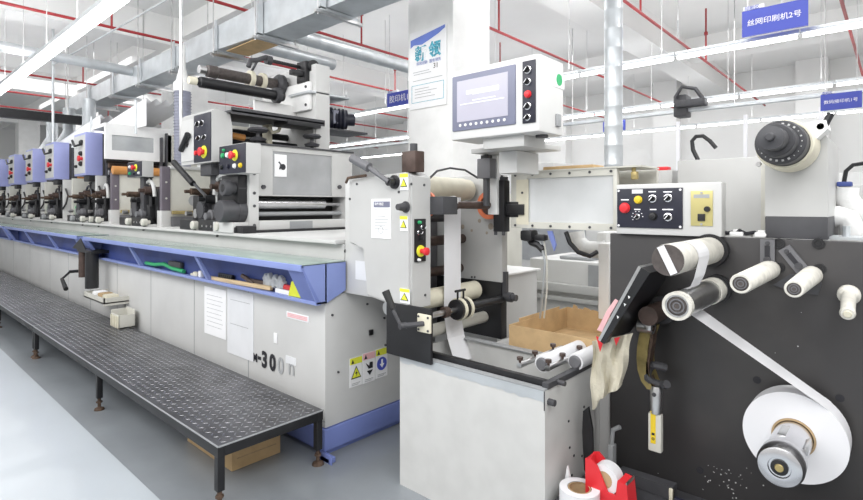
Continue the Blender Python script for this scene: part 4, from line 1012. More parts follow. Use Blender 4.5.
B().cyl((2.22,1.28,z0-.012),(2.22,1.28,z0-.0),.03).build('cable_gland','charcoal',t)
B().box(2.34,2.56,1.36,1.80,z0-.045,z0-.02,.003).build('arm_plate','grey',t)
B().box(2.50,2.54,1.735,1.80,1.40,z0-.045,.004).build('post','white',t)['label']='slim white post'
B().box(2.28,2.50,1.46,1.57,1.62,z0-.055,.006).build('post_block','grey_lt',t)

# ======================= CLEAR GUARD =======================
XG=2.55
a=hx(511,171,XG); b=hx(617,229,XG)
y1,y0,z1,z0=a.y,b.y,1.64,1.325
t=thing('clear_guard','clear plastic guard in a cream metal frame between infeed and console','guard',(XG,1.35,z0))
wa=hx(527,178,XG); wb=hx(613,227,XG)
fr=B().box(XG,XG+.03,wa.y,y1,z0,z1,.003).box(XG,XG+.03,y0,wb.y,z0,z1,.003).box(XG,XG+.03,wb.y,wa.y,z1-.035,z1).box(XG,XG+.03,wb.y,wa.y,z0,z0+.035)
fr.box(XG-.005,XG+.25,y0-.12,y1,z1,z1+.008)
fr.build('guard_frame','beige',t)
B().box(XG+.008,XG+.013,wb.y,wa.y,z0+.03,z1-.03).build('clear_sheet','clear',t)
B().box(XG-.002,XG,wa.y-.01,wa.y+.07,z0+.02,z1-.04).build('worn_strip','cream',t)
s=B()
for yy in [y0+.03+(y1-y0-.06)*k/5 for k in range(6)]:
    for zz in (z0+.015,z1-.015): s.cyl((XG-.005,yy,zz),(XG,yy,zz),.007,n=8)
for zz in (z0+.1,z0+.2): s.cyl((XG-.005,wa.y+.03,zz),(XG,wa.y+.03,zz),.007,n=8)
s.build('screws','charcoal',t)
s=B().box(XG+.27,XG+.30,y0-.1,y1,z0+.02,z1).build('rear_frame','beige',t)
tag(B().box(XG+.06,XG+.2,1.2,1.5,z1+.009,z1+.03,.006).build('folded_cardboard','cardboard'),'flat tan cardboard piece lying on top of the clear guard','cardboard')
tag(B().box(XG+.02,XG+.05,y0-.09,y0-.06,z1-.06,z1-.02,.006).cyl((XG+.035,y0-.07,z1-.02),(XG+.035,y0-.07,z1+.0),.01).build('brass_fitting','brass'),'small brass fitting at the right end of the guard','fitting')
# cables under guard
def blk(path,r,m,lab,name='cable',cat='cable'):
    return tag(B().tube(path,r,8).build(name,m),lab,cat)
t=thing('cable_connector','black multi-pin connector hanging under the clear guard','connector',(2.6,1.55,1.25))
a=hx(524,231,2.6)
B().box(2.55,2.63,a.y-.08,a.y,1.25,1.315,.02).box(2.57,2.62,a.y-.15,a.y-.06,1.255,1.29,.015).build('plug','black',t)
B().tube([hx(527,236,2.6),hx(532,243,2.6),hx(538,245,2.6),hx(543,250,2.6)],.02,8).build('boot','black',t)
for dx in (0,4): blk([hx(540+dx,240,2.6),hx(545+dx*.5,262,2.6),hx(543+dx,290,2.62),hx(540+dx,318,2.66)],.005 if dx else .0065,'beige' if dx else 'galv',('braided grey cable dropping into the carton','thin beige cable beside the braided one, dropping into the carton')[dx>0])
blk([hx(566,232,2.6),hx(570,243,2.6),hx(578,252,2.62),hx(590,256,2.66),hx(597,252,2.7)],.013,'black','black curved cable under the middle of the guard')
tag(B().prism([hx(547,231,2.56),hx(552,231,2.56),hx(556,245,2.56),hx(554,251,2.56)],(.01,0,0)).build('blue_tag','blue'),'narrow blue hanging tag under the guard','tag')
# ======================= MACHINES BEHIND =======================
t=thing('grey_cabinet','pale cabinet with a flat top right of the infeed side plate','cabinet',(2.98,2.2,0))
B().box(2.74,3.23,1.9,2.43,0,1.0,.008).build('cabinet_body','grey_lt',t)
B().box(2.72,3.25,1.88,2.45,1.0,1.012,.003).build('top_plate','white',t)
t=thing('louvred_cabinet','tall cream cabinet with louvres behind the flat-topped cabinet','cabinet',(3.4,2.6,0))
B().box(3.3,3.75,2.35,3.05,0,1.55,.006).build('cabinet_body','beige',t)
s=B()
for k in range(12): s.box(3.32,3.45,2.343,2.35,1.02+.03*k,1.03+.03*k)
s.build('louvres','grey',t)
t=thing('control_cabinet','long pale grey machine cabinet standing behind the open carton','machine base',(4.5,1.8,0))
B().box(4.2,5.0,.9,2.55,0,.97,.01).build('base_body','grey_lt',t)
B().box(4.14,4.2,.9,2.9,.70,.77,.005).box(4.15,4.2,.9,2.9,.62,.66,.005).build('guide_rail','grey',t)
B().box(4.185,4.2,1.86,1.97,.72,.95).build('vent_grille','grey_dk',t)
B().box(4.3,4.6,2.0,2.3,.97,1.0,.01).build('base_pad','grey_dk',t)
t=thing('white_elbow_duct','white plastic elbow duct curling below the guard','duct',(3.3,1.6,.8))
c=hx(604,250,3.2)
B().box(3.1,3.25,hx(609,0,3.1).y,hx(598,0,3.1).y,.75,1.22,.01).build('lower_box','white',t)
B().tube([hx(576,232,3.2),hx(578,242,3.2),hx(586,249,3.2),hx(598,250,3.2),hx(606,249,3.2)],.055,14).build('elbow','ductwht',t)
tag(B().box(3.2,3.4,hx(607,0,3.2).y,hx(596,0,3.2).y,hx(600,245,3.2).z,hx(600,232,3.2).z,.02).build('pipe_collar','white'),'white pipe collar above the elbow duct','collar')
# tall pale frame right behind the console (vertical posts of the next line)
t=thing('background_machine','blurred white machine enclosure far behind the console','machine',(8,4,0))
B().box(8,9.5,2.2,5.5,0,1.5,.02).box(8.1,9.2,2.6,3.3,1.5,2.0,.02).box(8.0,9.2,4.4,5.1,1.5,2.2,.02).build('enclosure','grey_lt',t)
B().box(7.99,8.0,2.5,3.4,.5,1.3).box(7.99,8.0,3.8,5.0,.5,1.3).build('window_panel','grey_dk',t)
t=thing('background_machine','pale cabinet row along the far right of the hall','machine',(9,.5,0))
B().box(9,10.5,-1.5,1.6,0,1.9,.02).build('enclosure','white',t)
B().box(8.99,9.0,-1.2,1.3,.6,1.2).build('window_panel','grey',t)
for i,(x,y,w_) in enumerate(((12.8,3.3,.5),(12.8,5.9,.4),(12.8,1.9,.12),(13.0,9,.5))):
    pass
for i,(X,yy) in enumerate(((10.8,4.6),(10.8,3.2),(10.8,2.05),(10.8,.95),(10.8,6.4),(10.8,-.1))):
    tag(B().box(X,X+.06,yy,yy+.06,0,3.1).build('partition_post','white_ink'),('white partition post, '+['left of the spiral duct','right of the spiral duct','between the guard and grey boxes','left of the black stepped hub','behind the touchscreen','right of the black stepped hub'][i]),'post')

# ======================= REWIND PANEL =======================
XP=2.39
t=thing('rewind_machine','big black steel mounting face with bolts, filling the right side','panel',(XP,.2,.0)); RP=t
B().box(XP,XP+.035,-.9,1.016,.0,1.322,.004).build('steel_plate','panel',t)
B().box(XP+.035,3.2,-.9,.95,.0,1.30,.006).build('machine_body','grey',t)
s=B(); s2=B()
for px,py in ((779,243.5),(779,267.5),(818.5,243.5),(819.5,269)):
    q=hx(px,py,XP); s.lathe((XP,q.y,q.z),(-1,0,0),[(0,.020),(.006,.020),(.006,.012),(.003,.011),(.003,0)],16)
for px,py in ((757,380),(840,398),(700,470)):
    q=hx(px,py,XP); s2.lathe((XP,q.y,q.z),(-1,0,0),[(0,.014),(.002,.014),(.002,0)],14)
s.build('bolts','black',t); s2.build('holes','ink',t)
s=B(); random.seed(11)
for i in range(44):
    px=random.gauss(725,14) if i<40 else random.uniform(650,860); py=random.gauss(478,10) if i<40 else random.uniform(300,480)
    q=hx(px,min(py,498),XP); r=random.uniform(.0008,.0022)
    s.box(XP-.001,XP,q.y-r,q.y+r,q.z-r,q.z+r)
s.build('paint_specks','grey_lt',t)
t=thing('panel_plinth','dark ledge along the foot of the black panel','ledge',(2.2,.6,0))
B().box(1.93,XP,-.9,1.075,.0,.225,.006).build('plinth_body','charcoal',t)

def slotted(px0,py0,px1,py1,lab,w_=.022):
    a=hx(px0,py0,XP); b=hx(px1,py1,XP); d=(b-a); d.x=0; d.normalize(); n=V((0,-d.z,d.y))*w_
    t=thing('slotted_bracket',lab,'bracket',(XP-.02,a.y,b.z))
    pts=[a-d*.015-n,a-d*.015+n,b+d*.015+n,b+d*.015-n]
    B().prism([V((XP-.001,p.y,p.z)) for p in pts],(-.014,0,0)).build('bracket_plate','slate',t)
    n2=n*.36
    B().prism([V((XP-.0155,p.y,p.z)) for p in (a+d*.01-n2,a+d*.01+n2,b-d*.005+n2,b-d*.005-n2)],(-.002,0,0)).build('slot','ink',t)
    B().lathe((XP-.015,(b-d*.01).y,(b-d*.01).z),(-1,0,0),[(0,.013),(.012,.012),(.012,0)],12).lathe((XP-.015,a.y,a.z),(-1,0,0),[(0,.008),(.008,.007),(.008,0)],10).build('bolt','charcoal',t)
slotted(768,243,768,262,'upright slotted bracket at the top edge of the black panel',.024)
slotted(787,251,801,268,'diagonal slotted bracket above the small white roller')
a=hx(777,281,XP);b=hx(822,297,XP)
tag(B().prism([V((XP,hx(px,py,XP).y,hx(px,py,XP).z)) for px,py in ((773,285),(790,274),(819,276),(822,284),(818,295),(795,292))],(-.006,0,0)).build('backing_plate','charcoal'),'thin dark plate behind the small tilted white roller','plate')

def proller(name,lab,yc,zc,xt,r,m,capm,zt=None,yt=None,rb=None,flange=True,base=XP):
    t=thing(name,lab,'roller',(base,yc,zc))
    p0=V((base,yc,zc)); p1=V((xt,yt if yt is not None else yc,zt if zt is not None else zc)); ax=(p1-p0); L=ax.length
    if flange: B().lathe(p0,ax,[(0,r*1.25),(.035,r*1.25),(.035,0)],24).build('flange','black',t)
    B().lathe(p0,ax,[(.03 if flange else 0,rb or r),(L-.004,r),(L,r*.93),(L,r*.72)],32).build('roller_body',m,t)
    B().lathe(p0,ax,[(L-.006,r*.80),(L-.004,r*.80),(L-.001,r*.5),(L-.001,r*.3),(L+.001,r*.3),(L+.001,0)],24).build('end_cap',capm,t)
    for q_ in (.55,.3):
        B().lathe(p0,ax,[(L+.0,r*q_),(L+.0025,r*q_),(L+.0025,r*(q_-.09)),(L,r*(q_-.09))],20).build('cap_ring','slate',t)
    return t,p0,ax.normalized(),L
t,p0,ax,L=proller('tape_roller','top white roller with a white stripe across its brown end',.582,1.268,1.84,.054,'roller_white','endcap')
pr=V((1.834,.582,1.268))
B().box(1.832,1.8385,.582-.012,.582+.012,1.268-.05,1.268+.05,rot=('X',-.45)).build('end_stripe','tape',t)
B().lathe((1.8392,.582,1.268),(-1,0,0),[(0,.053),(.004,.052),(.004,0)],28).build('brown_disc','endcap',t)
proller('tape_roller','second roller from the top, grey with white ends, tape passing under it',.5586,1.113,1.858,.045,'steel','endcap')
t=bpy.context.scene.collection.objects[-1]
B2=B().lathe((1.856,.5586,1.113),(1,0,0),[(0,.038),(0,.048),(.03,.048),(.03,.045)],28).lathe((2.24,.5586,1.113),(1,0,0),[(0,.046),(0,.05),(.08,.05),(.08,.046)],28)
rt=[o for o in bpy.data.objects if o.get('label','').startswith('second roller from the top')][0]
B2.build('white_rings','roller_white',rt)
proller('tape_roller','plain cream roller just right of the tape loop',.377,1.203,1.89,.032,'roller_white','endcap',flange=False,rb=.036)
proller('tape_roller','small tilted white roller with a torn paper end',.244,1.193,1.95,.027,'roller_white','endcap',flange=False,rb=.034)
t=thing('spool','narrow white spool with a wide back flange at the right edge','spool',(2.3,.136,1.13))
p0=V((XP,.136,1.135)); ax=V((2.15-XP,-.01,-.035))
B().lathe(p0,ax,[(0,0),(0,.034),(.02,.034),(.03,.022),(.2,.020),(.23,.022),(.24,.018),(.24,0)],24).build('spool_body','roller_white',t)
B().lathe(p0,ax,[(.24,.012),(.244,.010),(.244,0)],12).build('end_bolt','cream',t)
# big roll
yc,zc,R=.283,.625,.158
t=thing('label_roll','big white roll of narrow label tape on a chrome hub','roll',(2.3,yc,zc))
x0,x1=2.245,2.345
s=B().lathe((x1,yc,zc),(-1,0,0),[(0,.066),(0,R)]+[(.1,R),(.1,.067),(.098,.066)],64)
s.build('tape_winding','tape',t)
B().lathe((x1,yc,zc),(-1,0,0),[(.02,.060),(.02,.0665),(.103,.0665),(.103,.060)],36).build('cardboard_core','core',t)
t=thing('rewind_hub','chrome expanding hub holding the big white roll','hub',(2.1,yc,zc))
B().lathe((XP,yc,zc),(-1,0,0),[(0,.05),(.15,.05),(.15,.058),(.34,.058),(.345,.062),(.355,.065),(.415,.066),(.43,.060),(.435,.050),(.435,.032),(.429,.030),(.429,0)],48).build('hub_body','satin',t)
B().lathe((XP-.429,yc,zc),(-1,0,0),[(0,.024),(.006,.024),(.008,.018),(.008,0)],20).build('hub_bore','black',t)
B().lathe((XP-.437,yc,zc),(-1,0,0),[(0,.013),(.004,.011),(.004,0)],12).build('brass_valve','brass',t)
B().box(2.08,2.18,yc-.060,yc-.050,zc+.01,zc+.035,.003).box(2.08,2.18,yc+.0,yc+.025,zc+.050,zc+.060,.003).build('expanding_leaf','steel',t)
B().lathe((XP-.01,yc,zc),(-1,0,0),[(0,.06),(0,.1),(.03,.1),(.03,.06)],30).build('back_flange','charcoal',t)
# tape strip: roller 2 -> roll (tangent) and roller 1 -> roller 2
def strip(pts,x0,x1,lab,xs=None):
    s=B()
    for i in range(len(pts)-1):
        (y,z),(y2,z2)=pts[i],pts[i+1]
        a=xs[i] if xs else (x0,x1); b=xs[i+1] if xs else (x0,x1)
        s.face([(a[0],y,z),(a[1],y,z),(b[1],y2,z2),(b[0],y2,z2)])
    return tag(s.build('tape_strip','tape'),lab,'tape')
c1=V((.5586,1.113)); r2=.047; c2=V((yc,zc)); d=c2-c1; D=d.length; u=d/D
Rr=R+.0015; n=V((u.y,-u.x)); n=-n if n.x>0 else n
sn=(Rr+r2)/D; m_=n*math.sqrt(1-sn*sn)-u*sn          # crossed belt: off the roller's underside, onto the roll's top
a1=math.atan2(-m_.y,-m_.x); a2=math.atan2(m_.y,m_.x)
P=[];XS_=[]
for k in range(6): a=a1+(-1.6+1.6*k/5); P.append(tuple(c1+V((math.cos(a),math.sin(a)))*r2)); XS_.append((2.02,2.16))
for k in range(5): a=a2+.45*k/4*-1; P.append(tuple(c2+V((math.cos(a),math.sin(a)))*Rr)); XS_.append((2.245,2.345))
strip(P,0,0,'long white tape strip running down from the second roller to the big roll',XS_)
c0=V((.582,1.268)); P=[];XS_=[]
for k in range(8):
    a=math.radians(95+k*14); P.append(tuple(c0+V((math.cos(a)*.056,math.sin(a)*.056)))); XS_.append((1.99,2.13))
P+= [(.53,1.20),(.54,1.165),(.556,1.162)]; XS_+=[(1.95,2.08),(1.93,2.05),(1.93,2.04)]
strip(P,0,0,'short white tape strip between the top two rollers',XS_)

# console box on top
XC=2.36
a=hx(616,184,XC); b=hx(722,235,XC)
y1,y0=a.y,b.y; z0,z1=1.3225,1.548
t=thing('button_console','grey control console with navy button plate on top of the black panel','control console',(2.45,.75,z0))
B().box(XC,2.43,y0,y1,z0,z1,.008).build('housing','grey_lt',t)
pa=hx(617.5,188.5,XC);pb=hx(683,229,XC)
def uv(px,py): return ((px-617.5)/65.5,(229-py)/40.5)
it=[]
for px,py,r,m,k in ((626,208.5,.020,'red','b'),(640,200,.015,'yellow','b'),(654.5,199,.018,'black','sel'),(669.5,198.5,.018,'black','sel'),(639,217.5,.013,'white','sel'),(655,217,.015,'black','b'),(669.5,217.5,.018,'black','sel')):
    u,v=uv(px,py); it.append((u,v,r,m,k))
fp=buttons_x(t,XC,pa.y,pb.y,z0+.03,z1-.02,it)
s=B()
for px,py in ((619.5,190.5),(681,190.5),(619.5,227),(681,227)):
    u,v=uv(px,py); s.cyl((XC-.010,pa.y+(pb.y-pa.y)*u,z0+.03+v*(z1-z0-.05)),(XC-.006,pa.y+(pb.y-pa.y)*u,z0+.03+v*(z1-z0-.05)),.005,n=8)
for px,py,w_ in ((626,200,9),(654,192,8),(669,192.5,9),(655,210,7),(669,210,11),(639,210,7)):
    u,v=uv(px,py); yy=pa.y+(pb.y-pa.y)*u; zz=z0+.03+v*(z1-z0-.05); s.box(XC-.0068,XC-.006,yy-w_*.002,yy+w_*.002,zz-.0025,zz+.0025)
for k in range(7):
    u,v=uv(639,217.5); yy=pa.y+(pb.y-pa.y)*u; zz=z0+.03+v*(z1-z0-.05); a_=-.6+k*.62
    s.box(XC-.0068,XC-.006,yy+.024*math.cos(a_)-.002,yy+.024*math.cos(a_)+.002,zz+.024*math.sin(a_)-.002,zz+.024*math.sin(a_)+.002)
s.build('legends','white_ink',fp)
u,v=uv(639,192.5); yy=pa.y+(pb.y-pa.y)*u
B().box(XC-.007,XC-.006,yy-.024,yy+.024,z1-.042,z1-.024).build('lilac_tag','paper_g',fp)
a=hx(691,192,XC);b=hx(713,226,XC)
gp=B().box(XC-.005,XC,b.y,a.y,z0+.045,z1-.035,.001).build('gold_plate','goldplate',t)
c=(a.y+b.y)/2
B().box(XC-.012,XC-.005,c-.014,c+.014,z0+.065,z0+.095,.002).build('rocker_switch','black',gp)
B().lathe((XC-.005,c-.022,z0+.115),(-1,0,0),[(0,.012),(.012,.011),(.012,0)],14).build('black_knob','black',gp)
B().box(XC-.006,XC-.005,c-.03,c+.03,z1-.065,z1-.05).cyl((XC-.008,c,z1-.043),(XC-.005,c,z1-.043),.005,n=8).cyl((XC-.008,c,z0+.052),(XC-.005,c,z0+.052),.005,n=8).build('plate_marks','ink_g',gp)

# grey boxes behind console
t=thing('junction_box','large plain grey junction box behind the button console','box',(3.2,.72,1.30))
B().box(3.0,3.3,.42,.90,1.302,1.695,.006).build('box_body','grey',t)
t=thing('junction_box','small grey junction box with a red button on top','box',(3.1,1.0,1.3))
a=hx(645,171,3.1);b=hx(676,185,3.1)
B().box(3.1,3.2,b.y+.02,a.y,1.302,a.z,.004).build('box_body','grey',t)
q=hx(664,170,3.15); B().box(3.12,3.18,q.y-.03,q.y+.03,a.z,a.z+.022,.005).build('red_button','red',t)
blk([hx(698,160,3.1),hx(693,150,3.1),hx(692,141,3.1),hx(696,136.5,3.1),hx(703,136,3.1),hx(710,141,3.1),hx(716,148,3.1)],.011,'black','thick black cable loop above the large grey junction box')
t=thing('mandrel_box','square grey bearing box on the black panel carrying the stepped hub','box',(2.6,.3,1.3225))
a=hx(765,150,2.40);b=hx(828,217,2.40)
B().box(2.40,2.85,b.y,a.y,1.325,1.41,.004).build('dark_base','charcoal',t)
B().prism([(2.40,b.y,1.41),(2.40,a.y,1.41),(2.40,a.y,1.62),(2.40,a.y-.03,1.72),(2.40,b.y+.03,1.74),(2.40,b.y,1.70)],(.45,0,0)).build('box_body','grey',t)
B().box(2.55,2.8,a.y+.002,a.y+.04,1.325,1.70,.004).build('side_cover','beige',t)
B().prism([V((2.31,hx(px,py,2.31).y,hx(px,py,2.31).z)) for px,py in ((800,125),(815,121),(826,120),(828,128),(815,140),(806,146),(800,140))],(.12,0,0)).build('clamp_plate','white',t)
s=B()
for px,py in ((806,131),(812,137),(821,127)):
    q=hx(px,py,2.33); s.cyl(q,q+V((-.02,0,0)),.012,n=10)
q=hx(824,121,2.34); s.cyl(q+V((0,0,-.02)),q+V((0,-.02,.025)),.012,n=10)
s.build('clamp_bolts','black',t)
t=thing('stepped_hub','large black stepped hub with a cream ring at upper right','hub',(2.2,.312,1.675))
yc2,zc2=.312,1.672
B().lathe((2.395,yc2,zc2),(-1,0,0),[(0,.05),(0,.094),(.14,.090),(.145,.086),(.145,.079)],48).build('cream_ring','cream',t)
B().lathe((2.27,yc2,zc2),(-1,0,0),[(0,0),(0,.077),(.10,.077),(.106,.072),(.106,.056),(.19,.056),(.195,.052),(.195,.040),(.28,.038),(.285,.014),(.305,.013),(.308,.010),(.308,0)],48).build('stepped_body','charcoal',t)
s=B(); random.seed(4)
for k in range(22):
    a=k*2*math.pi/22; p=V((2.162,yc2+.064*math.cos(a),zc2+.064*math.sin(a))); h=random.uniform(.001,.004)
    s.box(2.1625,2.1645,p.y-h,p.y+h,p.z-h,p.z+h,rot=('X',a))
s.build('worn_spots','grey_lt',t)
B().tube([hx(797,134,2.2),hx(804,135,2.2)],.006,6).lathe((2.15,yc2+.06,zc2-.075),(-1,0,0),[(0,.009),(.015,.008),(.015,0)],12).build('side_screws','steel',t)
# clutter on top of panel
def clutter(px,py,m,lab,nm,kind=0):
    q=hx(px,py,2.44); z=1.326
    if kind==0: o=B().box(2.40,2.46,q.y-.03,q.y+.02,z,z+.02,.006).box(2.41,2.45,q.y-.02,q.y+.01,z+.02,z+.028,.004)
    elif kind==1: o=B().tube([(2.42,q.y+.04,z+.01),(2.41,q.y+.02,z+.025),(2.42,q.y,z+.012),(2.43,q.y-.03,z+.018),(2.42,q.y-.04,z+.01)],.008,6)
    else: o=B().lathe((2.44,q.y,z),(0,0,1),[(0,0),(0,.014),(.02,.014),(.024,.008),(.024,0)],12)
    return tag(o.build(nm,m),lab,nm.split('_')[-1])
clutter(728,233,'ink','black folded glasses lying on the panel top','dark_glasses',1)
clutter(737,234,'white','white cap beside the black glasses on the panel top','plastic_plug',0)
clutter(747,234,'ink','crumpled black strap on the panel top near the bearing box','black_strap',1)
clutter(755,232,'steel','small steel nut against the bearing box','steel_nut',2)
clutter(762,231,'white','white plastic block just left of the bearing box','plastic_block',0)
clutter(716,234,'rust','small rusty bolt just right of the button console','rusty_bolt',2)
# right pipes
t=thing('white_duct','lower white duct bend coming out right of the bearing box','duct',(2.9,.1,1.35))
B().tube([hx(829,218,2.7),hx(838,216,2.7),hx(848,219,2.7),hx(852,228,2.7),hx(852,236,2.7)],.042,14).build('duct_body','ductwht',t)
t=thing('white_duct','upper white duct bend with a blue clip at the right edge','duct',(2.9,.1,1.45))
B().tube([hx(846,188,2.75),hx(846,198,2.75),hx(852,207,2.75),hx(866,214,2.75),hx(880,218,2.75)],.044,14).build('duct_body','ductwht',t)
q=hx(843,183,2.72); B().box(2.70,2.76,q.y-.03,q.y+.02,q.z-.015,q.z+.005,.006).build('blue_clip','blue_dk',t)
blk([hx(844,182,2.72),hx(846,171,2.72),hx(853,165,2.72),hx(866,163,2.72),hx(878,163,2.7)],.008,'black','thin black hose arching above the upper white duct')
a=hx(829,186,2.95);b=hx(861,236,2.95)
t=thing('valve_box','pale grey valve box behind the white ducts','box',(3,.1,1.3)); B().box(2.95,3.1,-.1,a.y,1.302,a.z,.004).build('box_body','grey_lt',t)
B().box(2.90,2.95,a.y-.05,a.y-.03,1.38,1.50,.004).build('side_catch','charcoal',t)
B().box(2.44,2.62,-.2,b.y+.09,1.325,1.335).cyl((2.5,.15,1.335),(2.5,.15,1.375),.012,n=8).build('steel_tray','galv',t)

# ======================= TILTED CHUTE, RAG, STRAP =======================
t=thing('tilted_plate','black tilted metal tray on an arm, left of the rollers','tray',(2.2,.85,1.05))
T=V((0,.76,1.216)); Bt=V((0,.925,.90)); d=(Bt-T).normalized(); n=V((0,d.z,-d.y)); n=-n if n.y>0 else n
x0,x1=2.055,2.385
th=.05
def q(p,o): return V((x0,p.y,p.z))+n*o
B().prism([q(T,0),q(Bt,0),q(Bt,.012),q(T,.012)],(x1-x0,0,0)).build('back_sheet','steel',t)
B().prism([q(T,.012),q(Bt,.012),q(Bt+d*.0,th*.6),q(T-d*.0,th)],(x1-x0-.05,0,0)).build('tray_body','black',t)
s=B()
for u in (.35,.45,.62):
    p=T+(Bt-T)*u; s.prism([V((x0-.002,p.y,p.z))+n*.02,V((x0-.002,p.y,p.z))+n*.028+d*.01,V((x0-.002,p.y,p.z))+n*.03],(.002,0,0))
s.build('scratches','white',t)
B().cyl((2.20,.775,.995),(2.389,.775,.995),.040,n=20).build('support_arm','brown',t)
B().lathe((2.389,.775,.995),(-1,0,0),[(0,.06),(.03,.06),(.03,.04)],20).build('arm_boss','charcoal',t)
# rag
t=thing('rag','cream cloth rag with red marks hanging from the tilted plate','rag',(2.1,.87,.66))
s=B(); nx,nz=14,18; random.seed(9); grid=[]
A0=hx(593,341,2.14); A1=hx(634,333,2.14)
for j in range(nz+1):
    row=[]
    for i in range(nx+1):
        u=i/nx; v=j/nz
        bot=410-26*u+2.5*math.sin(u*9)-(6*math.exp(-((u-.25)/.1)**2))
        topy=341-8*u
        py=topy+(bot-topy)*v
        px=592+ (41 -9*v)*u - 1.0*v + 1.2*math.sin(v*8+u*3)
        X=2.12+.014*math.sin(u*11+v*2.5)+.010*math.sin(u*23-v*4)+.012*v
        row.append(s.bm.verts.new(hx(px,py,X)))
    grid.append(row)
for j in range(nz):
    for i in range(nx): s.bm.faces.new((grid[j][i],grid[j][i+1],grid[j+1][i+1],grid[j+1][i]))
s.build('cloth','rag',t)
s=B()
for pts_ in (((596,336),(604,340),(600,352)),((614,338),(620,337),(616,346))):
    s.prism([hx(px,py,2.098) for px,py in pts_],(.002,0,0))
s.build('red_marks','red',t)
tag(B().prism([hx(px,py,2.3) for px,py in ((597,330),(607,310),(615,299),(618,301),(610,315),(602,332))],(.006,0,0)).build('red_cloth_strip','pink'),'pink-red cloth strip behind the tilted plate','cloth')
# strap & shackle
t=thing('hanging_strap','curved olive and brown strap with a hose clamp hanging by the rag','strap',(2.2,.75,.8))
XS=2.25
def ribbon(pxs,X,w_,th_,m,nm,par):
    s=B(); P=[hx(px,py,X) for px,py in pxs]
    for a,b in zip(P,P[1:]):
        s.prism([a,b,b+V((w_,0,0)),a+V((w_,0,0))],(0,-th_,0))
    return s.build(nm,m,par)
path1=[(642,326),(639,335),(637,347),(636.5,358),(637.5,370),(641,381),(647,389)]
path2=[(650,327),(650,340),(648,352),(646,364),(646,374),(649,382),(653,388)]
ribbon(path1,XS,.085,.045,'olive','outer_strap',t)
ribbon(path2,XS,.045,.012,'rust','inner_strap',t)
q=hx(646,326,XS); B().lathe((q.x-.0,q.y+.03,q.z),(0,-1,0),[(0,.02),(0,.03),(.06,.03),(.06,.02)],16).box(XS-.03,XS,q.y-.03,q.y,q.z-.01,q.z+.015,.003).build('hose_clamp','steel',t)
c=hx(659,375,2.27)
t=thing('shackle_ring','dark corroded ring at the foot of the olive strap','ring',(c.x,c.y,c.z))
pts=[(c.x+.012*math.sin(a*3),c.y+.048*math.cos(a),c.z+.042*math.sin(a)) for a in [-2.4+i*.38 for i in range(13)]]
B().tube(pts,.017,8).build('ring_body','charcoal',t)
t=thing('box_knife','hanging box knife with a steel shank and yellow sticker','knife',(2.27,.68,.6))
a=hx(656,386,2.26); b=hx(656,413,2.26); e=hx(656,451,2.26)
B().lathe(a,(b-a),[(0,0),(0,.018),(.02,.024),((b-a).length,.022),((b-a).length,0)],16).build('shank','steel',t)
wd=.026
B().box(2.245,2.275,b.y-wd,b.y+wd*1.1,e.z,b.z,.008).build('clear_body','beige',t)
B().box(2.243,2.246,b.y-.004,b.y+.017,e.z+.035,b.z+.01,.001).build('yellow_sticker','yellow',t)
B().box(2.242,2.243,b.y+.0,b.y+.012,e.z+.07,e.z+.08).lathe((2.243,b.y+.006,e.z+.055),(-1,0,0),[(0,.006),(.001,.006),(.001,.003)],12).build('sticker_print','ink',t)
B().lathe((2.24,a.y,a.z-.03),(-1,0,0),[(0,.009),(.006,.009),(.006,0)],10).build('screw','charcoal',t)

# ======================= ITEMS ON THE LEDGE =======================
ZL=.227
t=thing('tape_dispenser','red desk tape dispenser with a roll of white tape','dispenser',(2.08,.88,ZL))
a=hx(589,452,2.08)
yl,yr=.955,.72
s=B()
k_=.72; h_=1.12
side=[(yl+d*k_,ZL+h*h_) for d,h in ((.01,0),(.012,.165),(-.02,.172),(-.06,.15),(-.12,.07),(-.165,.07),(-.175,.125),(-.225,.120),(-.245,0))]
for x in (2.02,2.095): s.prism([(x,y,z) for y,z in side],(.009,0,0))
s.box(2.029,2.095,yl-.245*k_,yl+.005,ZL,ZL+.03).prism([(2.029,yl-.175*k_,ZL+.02),(2.029,yl-.175*k_,ZL+.138),(2.029,yl-.225*k_,ZL+.132),(2.029,yl-.243*k_,ZL+.02)],(.066,0,0)).box(2.029,2.095,yl-.002,yl+.008,ZL,ZL+.183)
s.build('dispenser_body','red',t)
B().box(2.022,2.10,yl-.226*k_,yl-.220*k_,ZL+.13,ZL+.142).build('cutter_blade','steel',t)
c=V((2.0335,yl-.066,ZL+.118))
B().lathe(c,(1,0,0),[(0,.032),(0,.058),(.057,.058),(.057,.032),(0,.032)],32).build('tape_roll','tape',t)
B().lathe(c+V((-.001,0,0)),(1,0,0),[(0,0),(0,.033),(.058,.033),(.058,0)],24).build('roll_core','core',t)
t=thing('paper_roll','white paper roll with a brown core standing on end beside the bin','roll',(1.98,.98,ZL))
q=hx(580,487,1.99)
yy=q.y; h=q.z
B().lathe((1.985,yy,ZL-.0),(0,0,1),[(0,.04),(0,.080),(h-ZL,.080),(h-ZL,.048)],36).build('winding','tape',t)
B().lathe((1.985,yy,ZL),(0,0,1),[(0,.040),(0,.045),(h-ZL-.001,.045),(h-ZL-.001,.040)],36).lathe((1.985,yy,ZL),(0,0,1),[(.01,.041),(.01,0)],24).build('cardboard_core','core',t)
tag(B().prism([hx(563,490,2.04),hx(567,466,2.04),hx(572,488,2.04)],(.012,0,0)).build('paper_offcut','paper'),'pointed white paper offcut behind the standing roll','paper')
s=B().prism([hx(px,py,2.17) for px,py in ((583,411),(588,407),(592,430),(593,462),(588,478),(584,470),(582,432))],(.015,0,0))
tag(s.build('black_rasp','black'),'dark upright blade leaning on the bin side','blade')
